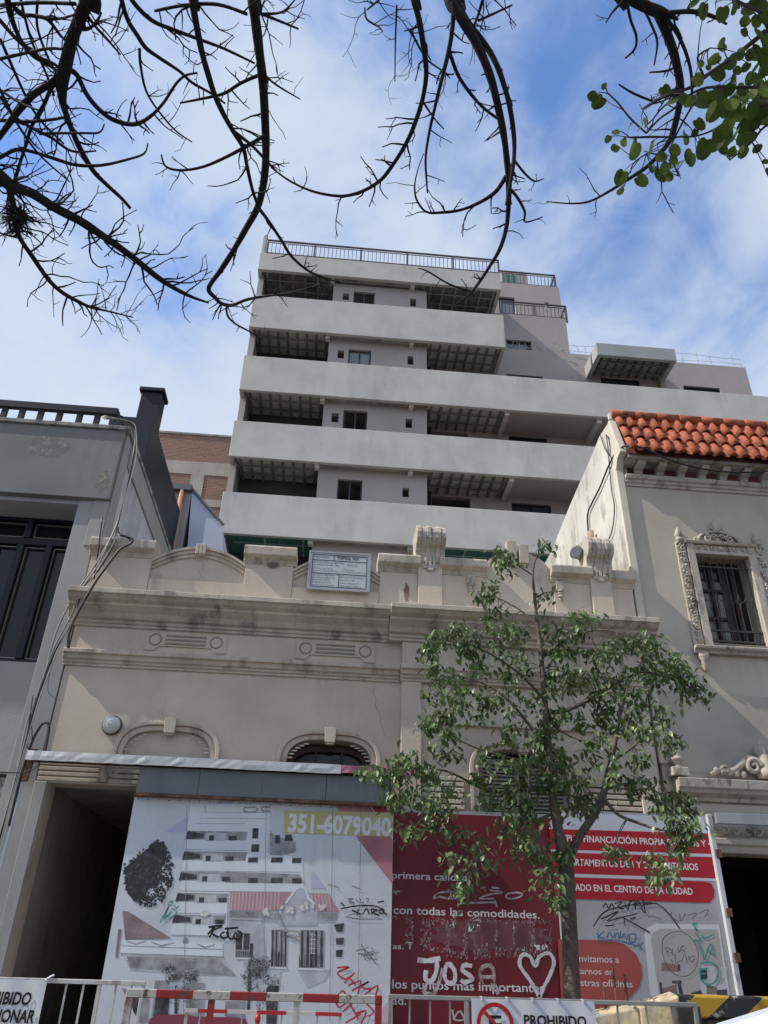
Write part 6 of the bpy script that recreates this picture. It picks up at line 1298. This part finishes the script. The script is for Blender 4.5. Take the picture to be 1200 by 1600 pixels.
for s_ in ([(1240,15,3),(1200,46,3),(1150,86,2.8),(1105,117,2.6),(1083,135,2.3),(1040,150,1.8),(1005,171,1.2)],):
    pts_all += stem(s_, ZL, ZL-.1, hl)
for s_ in ([(1240,128,2.4),(1200,135,2.2),(1150,137,2),(1105,137,1.8),(1075,150,1.5),(1050,172,1.4),(1030,186,1.4),(1010,208,1.3)],[(1240,160,2),(1195,165,1.8),(1150,178,1.6),(1120,200,1.4),(1090,212,1.2),(1060,214,1.2),(1020,214,1.6),(985,215,1.4)],[(1240,180,1.8),(1195,198,1.6),(1175,222,1.3),(1140,250,1)],[(1010,208,1.3),(985,185,1.3),(965,160,1.2),(950,146,1)],[(1085,160,1.4),(1062,200,1.3),(1048,235,1.1),(1060,275,.9)],[(1240,40,2),(1190,20,2),(1150,0,1.6)],[(1100,120,1.6),(1090,90,1.4),(1110,75,1)],[(1010,240,1),(990,255,1),(985,270,.9)]):
    pts_all += stem(s_, ZL-.03, ZL-.12)
L8 = '''800,70,44 915,90,42 985,45,42 1060,130,34 1055,200,26 905,285,42 865,370,36 960,395,44 1015,345,46 780,400,24 890,460,44 980,505,38 760,500,38 830,420,20 1120,330,44 1130,430,40 1040,560,44 790,620,66 890,600,60 860,700,56 560,570,38 600,625,46 690,620,52 770,780,42 680,865,46 740,830,26 925,850,62 890,900,40 800,930,62 710,990,60 620,940,38 630,1030,44 1060,640,40 970,650,54 1000,700,60 1090,760,60 1060,860,56 950,780,42 1140,620,34 1150,690,56 1030,700,36 975,950,34 1040,950,36 1130,925,32 865,910,40 920,940,32 540,1090,50 470,1050,34 535,980,36 410,1130,44 280,1110,48 280,1185,40 365,935,62 455,935,56 430,770,32 335,800,46 300,890,28 250,825,28 200,870,24 245,925,34 405,800,26 105,600,38 140,640,46 175,540,22 740,20,32 870,20,40 1000,30,36 1075,60,36 1130,130,34 1150,210,44 1180,110,34 1110,30,40 1160,30,44 1190,310,34 1180,440,36 1140,540,36 1100,590,40 1185,740,36 1180,560,44 1185,1010,22 1195,1080,28 1190,640,50 1090,490,36 1060,420,30 1010,440,26 1150,480,34 1200,230,46 1210,400,46 1215,520,48 1220,650,50 1215,60,46 1170,360,40 1085,350,30 930,690,44 1010,610,50 870,650,48 960,560,36 1120,760,40 1105,690,48 1050,790,46 990,840,46 900,840,50 640,1090,36 580,1100,40 505,1070,30 610,1000,30 560,1050,38'''
hf = MB(); rh_ = random.Random(77)
def heart(mb, c, ax, nrm, L):
    ax = ax.normalized(); nrm = (nrm-ax*nrm.dot(ax)).normalized(); sd = nrm.cross(ax)
    W = L*.86
    half = [(0.06,.0),(-.05,.20),(.02,.38),(.20,.49),(.45,.50),(.68,.44),(.86,.30),(.98,.13),(.95,.03)]
    k = len(mb.v); fold = rh_.uniform(.02,.35); cup = rh_.uniform(-.12,.12)
    mid = [c+ax*L*t-nrm*cup*L*t*t for t,_ in half]
    lft = [c+ax*L*t-sd*W*w_+nrm*(fold*W*w_-cup*L*t*t) for t,w_ in half]; rgt = [c+ax*L*t+sd*W*w_+nrm*(fold*W*w_-cup*L*t*t) for t,w_ in half]
    md = [c+ax*L*(.06+.89*i/8)-nrm*cup*L*(i/8)**2 for i in range(9)]
    vs = md+lft+rgt; n = 9
    mb.add(vs, [(i,i+1,n+i+1,n+i) for i in range(8)]+[(i+1,i,2*n+i,2*n+i+1) for i in range(8)])
for s_ in L8.split():
    a, b, sz = map(float, s_.split(',')); x_, y_ = 900+a/4, b/4
    if x_ > 1205 and rh_.random() < .3: continue
    z_ = ZL-.05+rh_.uniform(-.16,.16); c = PZ(x_, y_, z_); L = sz*1.75/4*(c-EYE).length/FPX
    view = (c-EYE).normalized()
    ax = -UP*rh_.uniform(.5,1)+RT*rh_.gauss(0,.55)+FW*rh_.gauss(0,.35)
    nm = view*rh_.choice((-1,1))*1.0+Vector((rh_.gauss(0,.42),rh_.gauss(0,.42),rh_.gauss(0,.42)))
    heart(hf, c-ax.normalized()*L*.45, ax, nm, L)
    near = min(pts_all, key=lambda q_: (Vector(q_)-c).length)
    st.tube([Vector(near), (Vector(near)+c)/2+Vector((0,0,.015)), c-ax.normalized()*L*.42], [.0022,.0018,.0014], 4, cap=False)
for e_ in pts_extra:
    for i in range(46):
        c = Vector(e_)+Vector((rh_.gauss(0,.3), rh_.gauss(0,.3), rh_.gauss(0,.28))); heart(hf, c, Vector((rh_.gauss(0,.5),rh_.gauss(0,.5),-.8)), Vector((rh_.gauss(0,1),rh_.gauss(0,1),rh_.gauss(0,.6))), rh_.uniform(.07,.11))
        if i % 3 == 0: st.tube([e_, c], [.006,.002], 4, cap=False)
st.build('stem', M('leafy_bark', (.055,.047,.04), blot=.3), hb, smooth=True)
hf.build('crown', leafM2, hb, smooth=False)
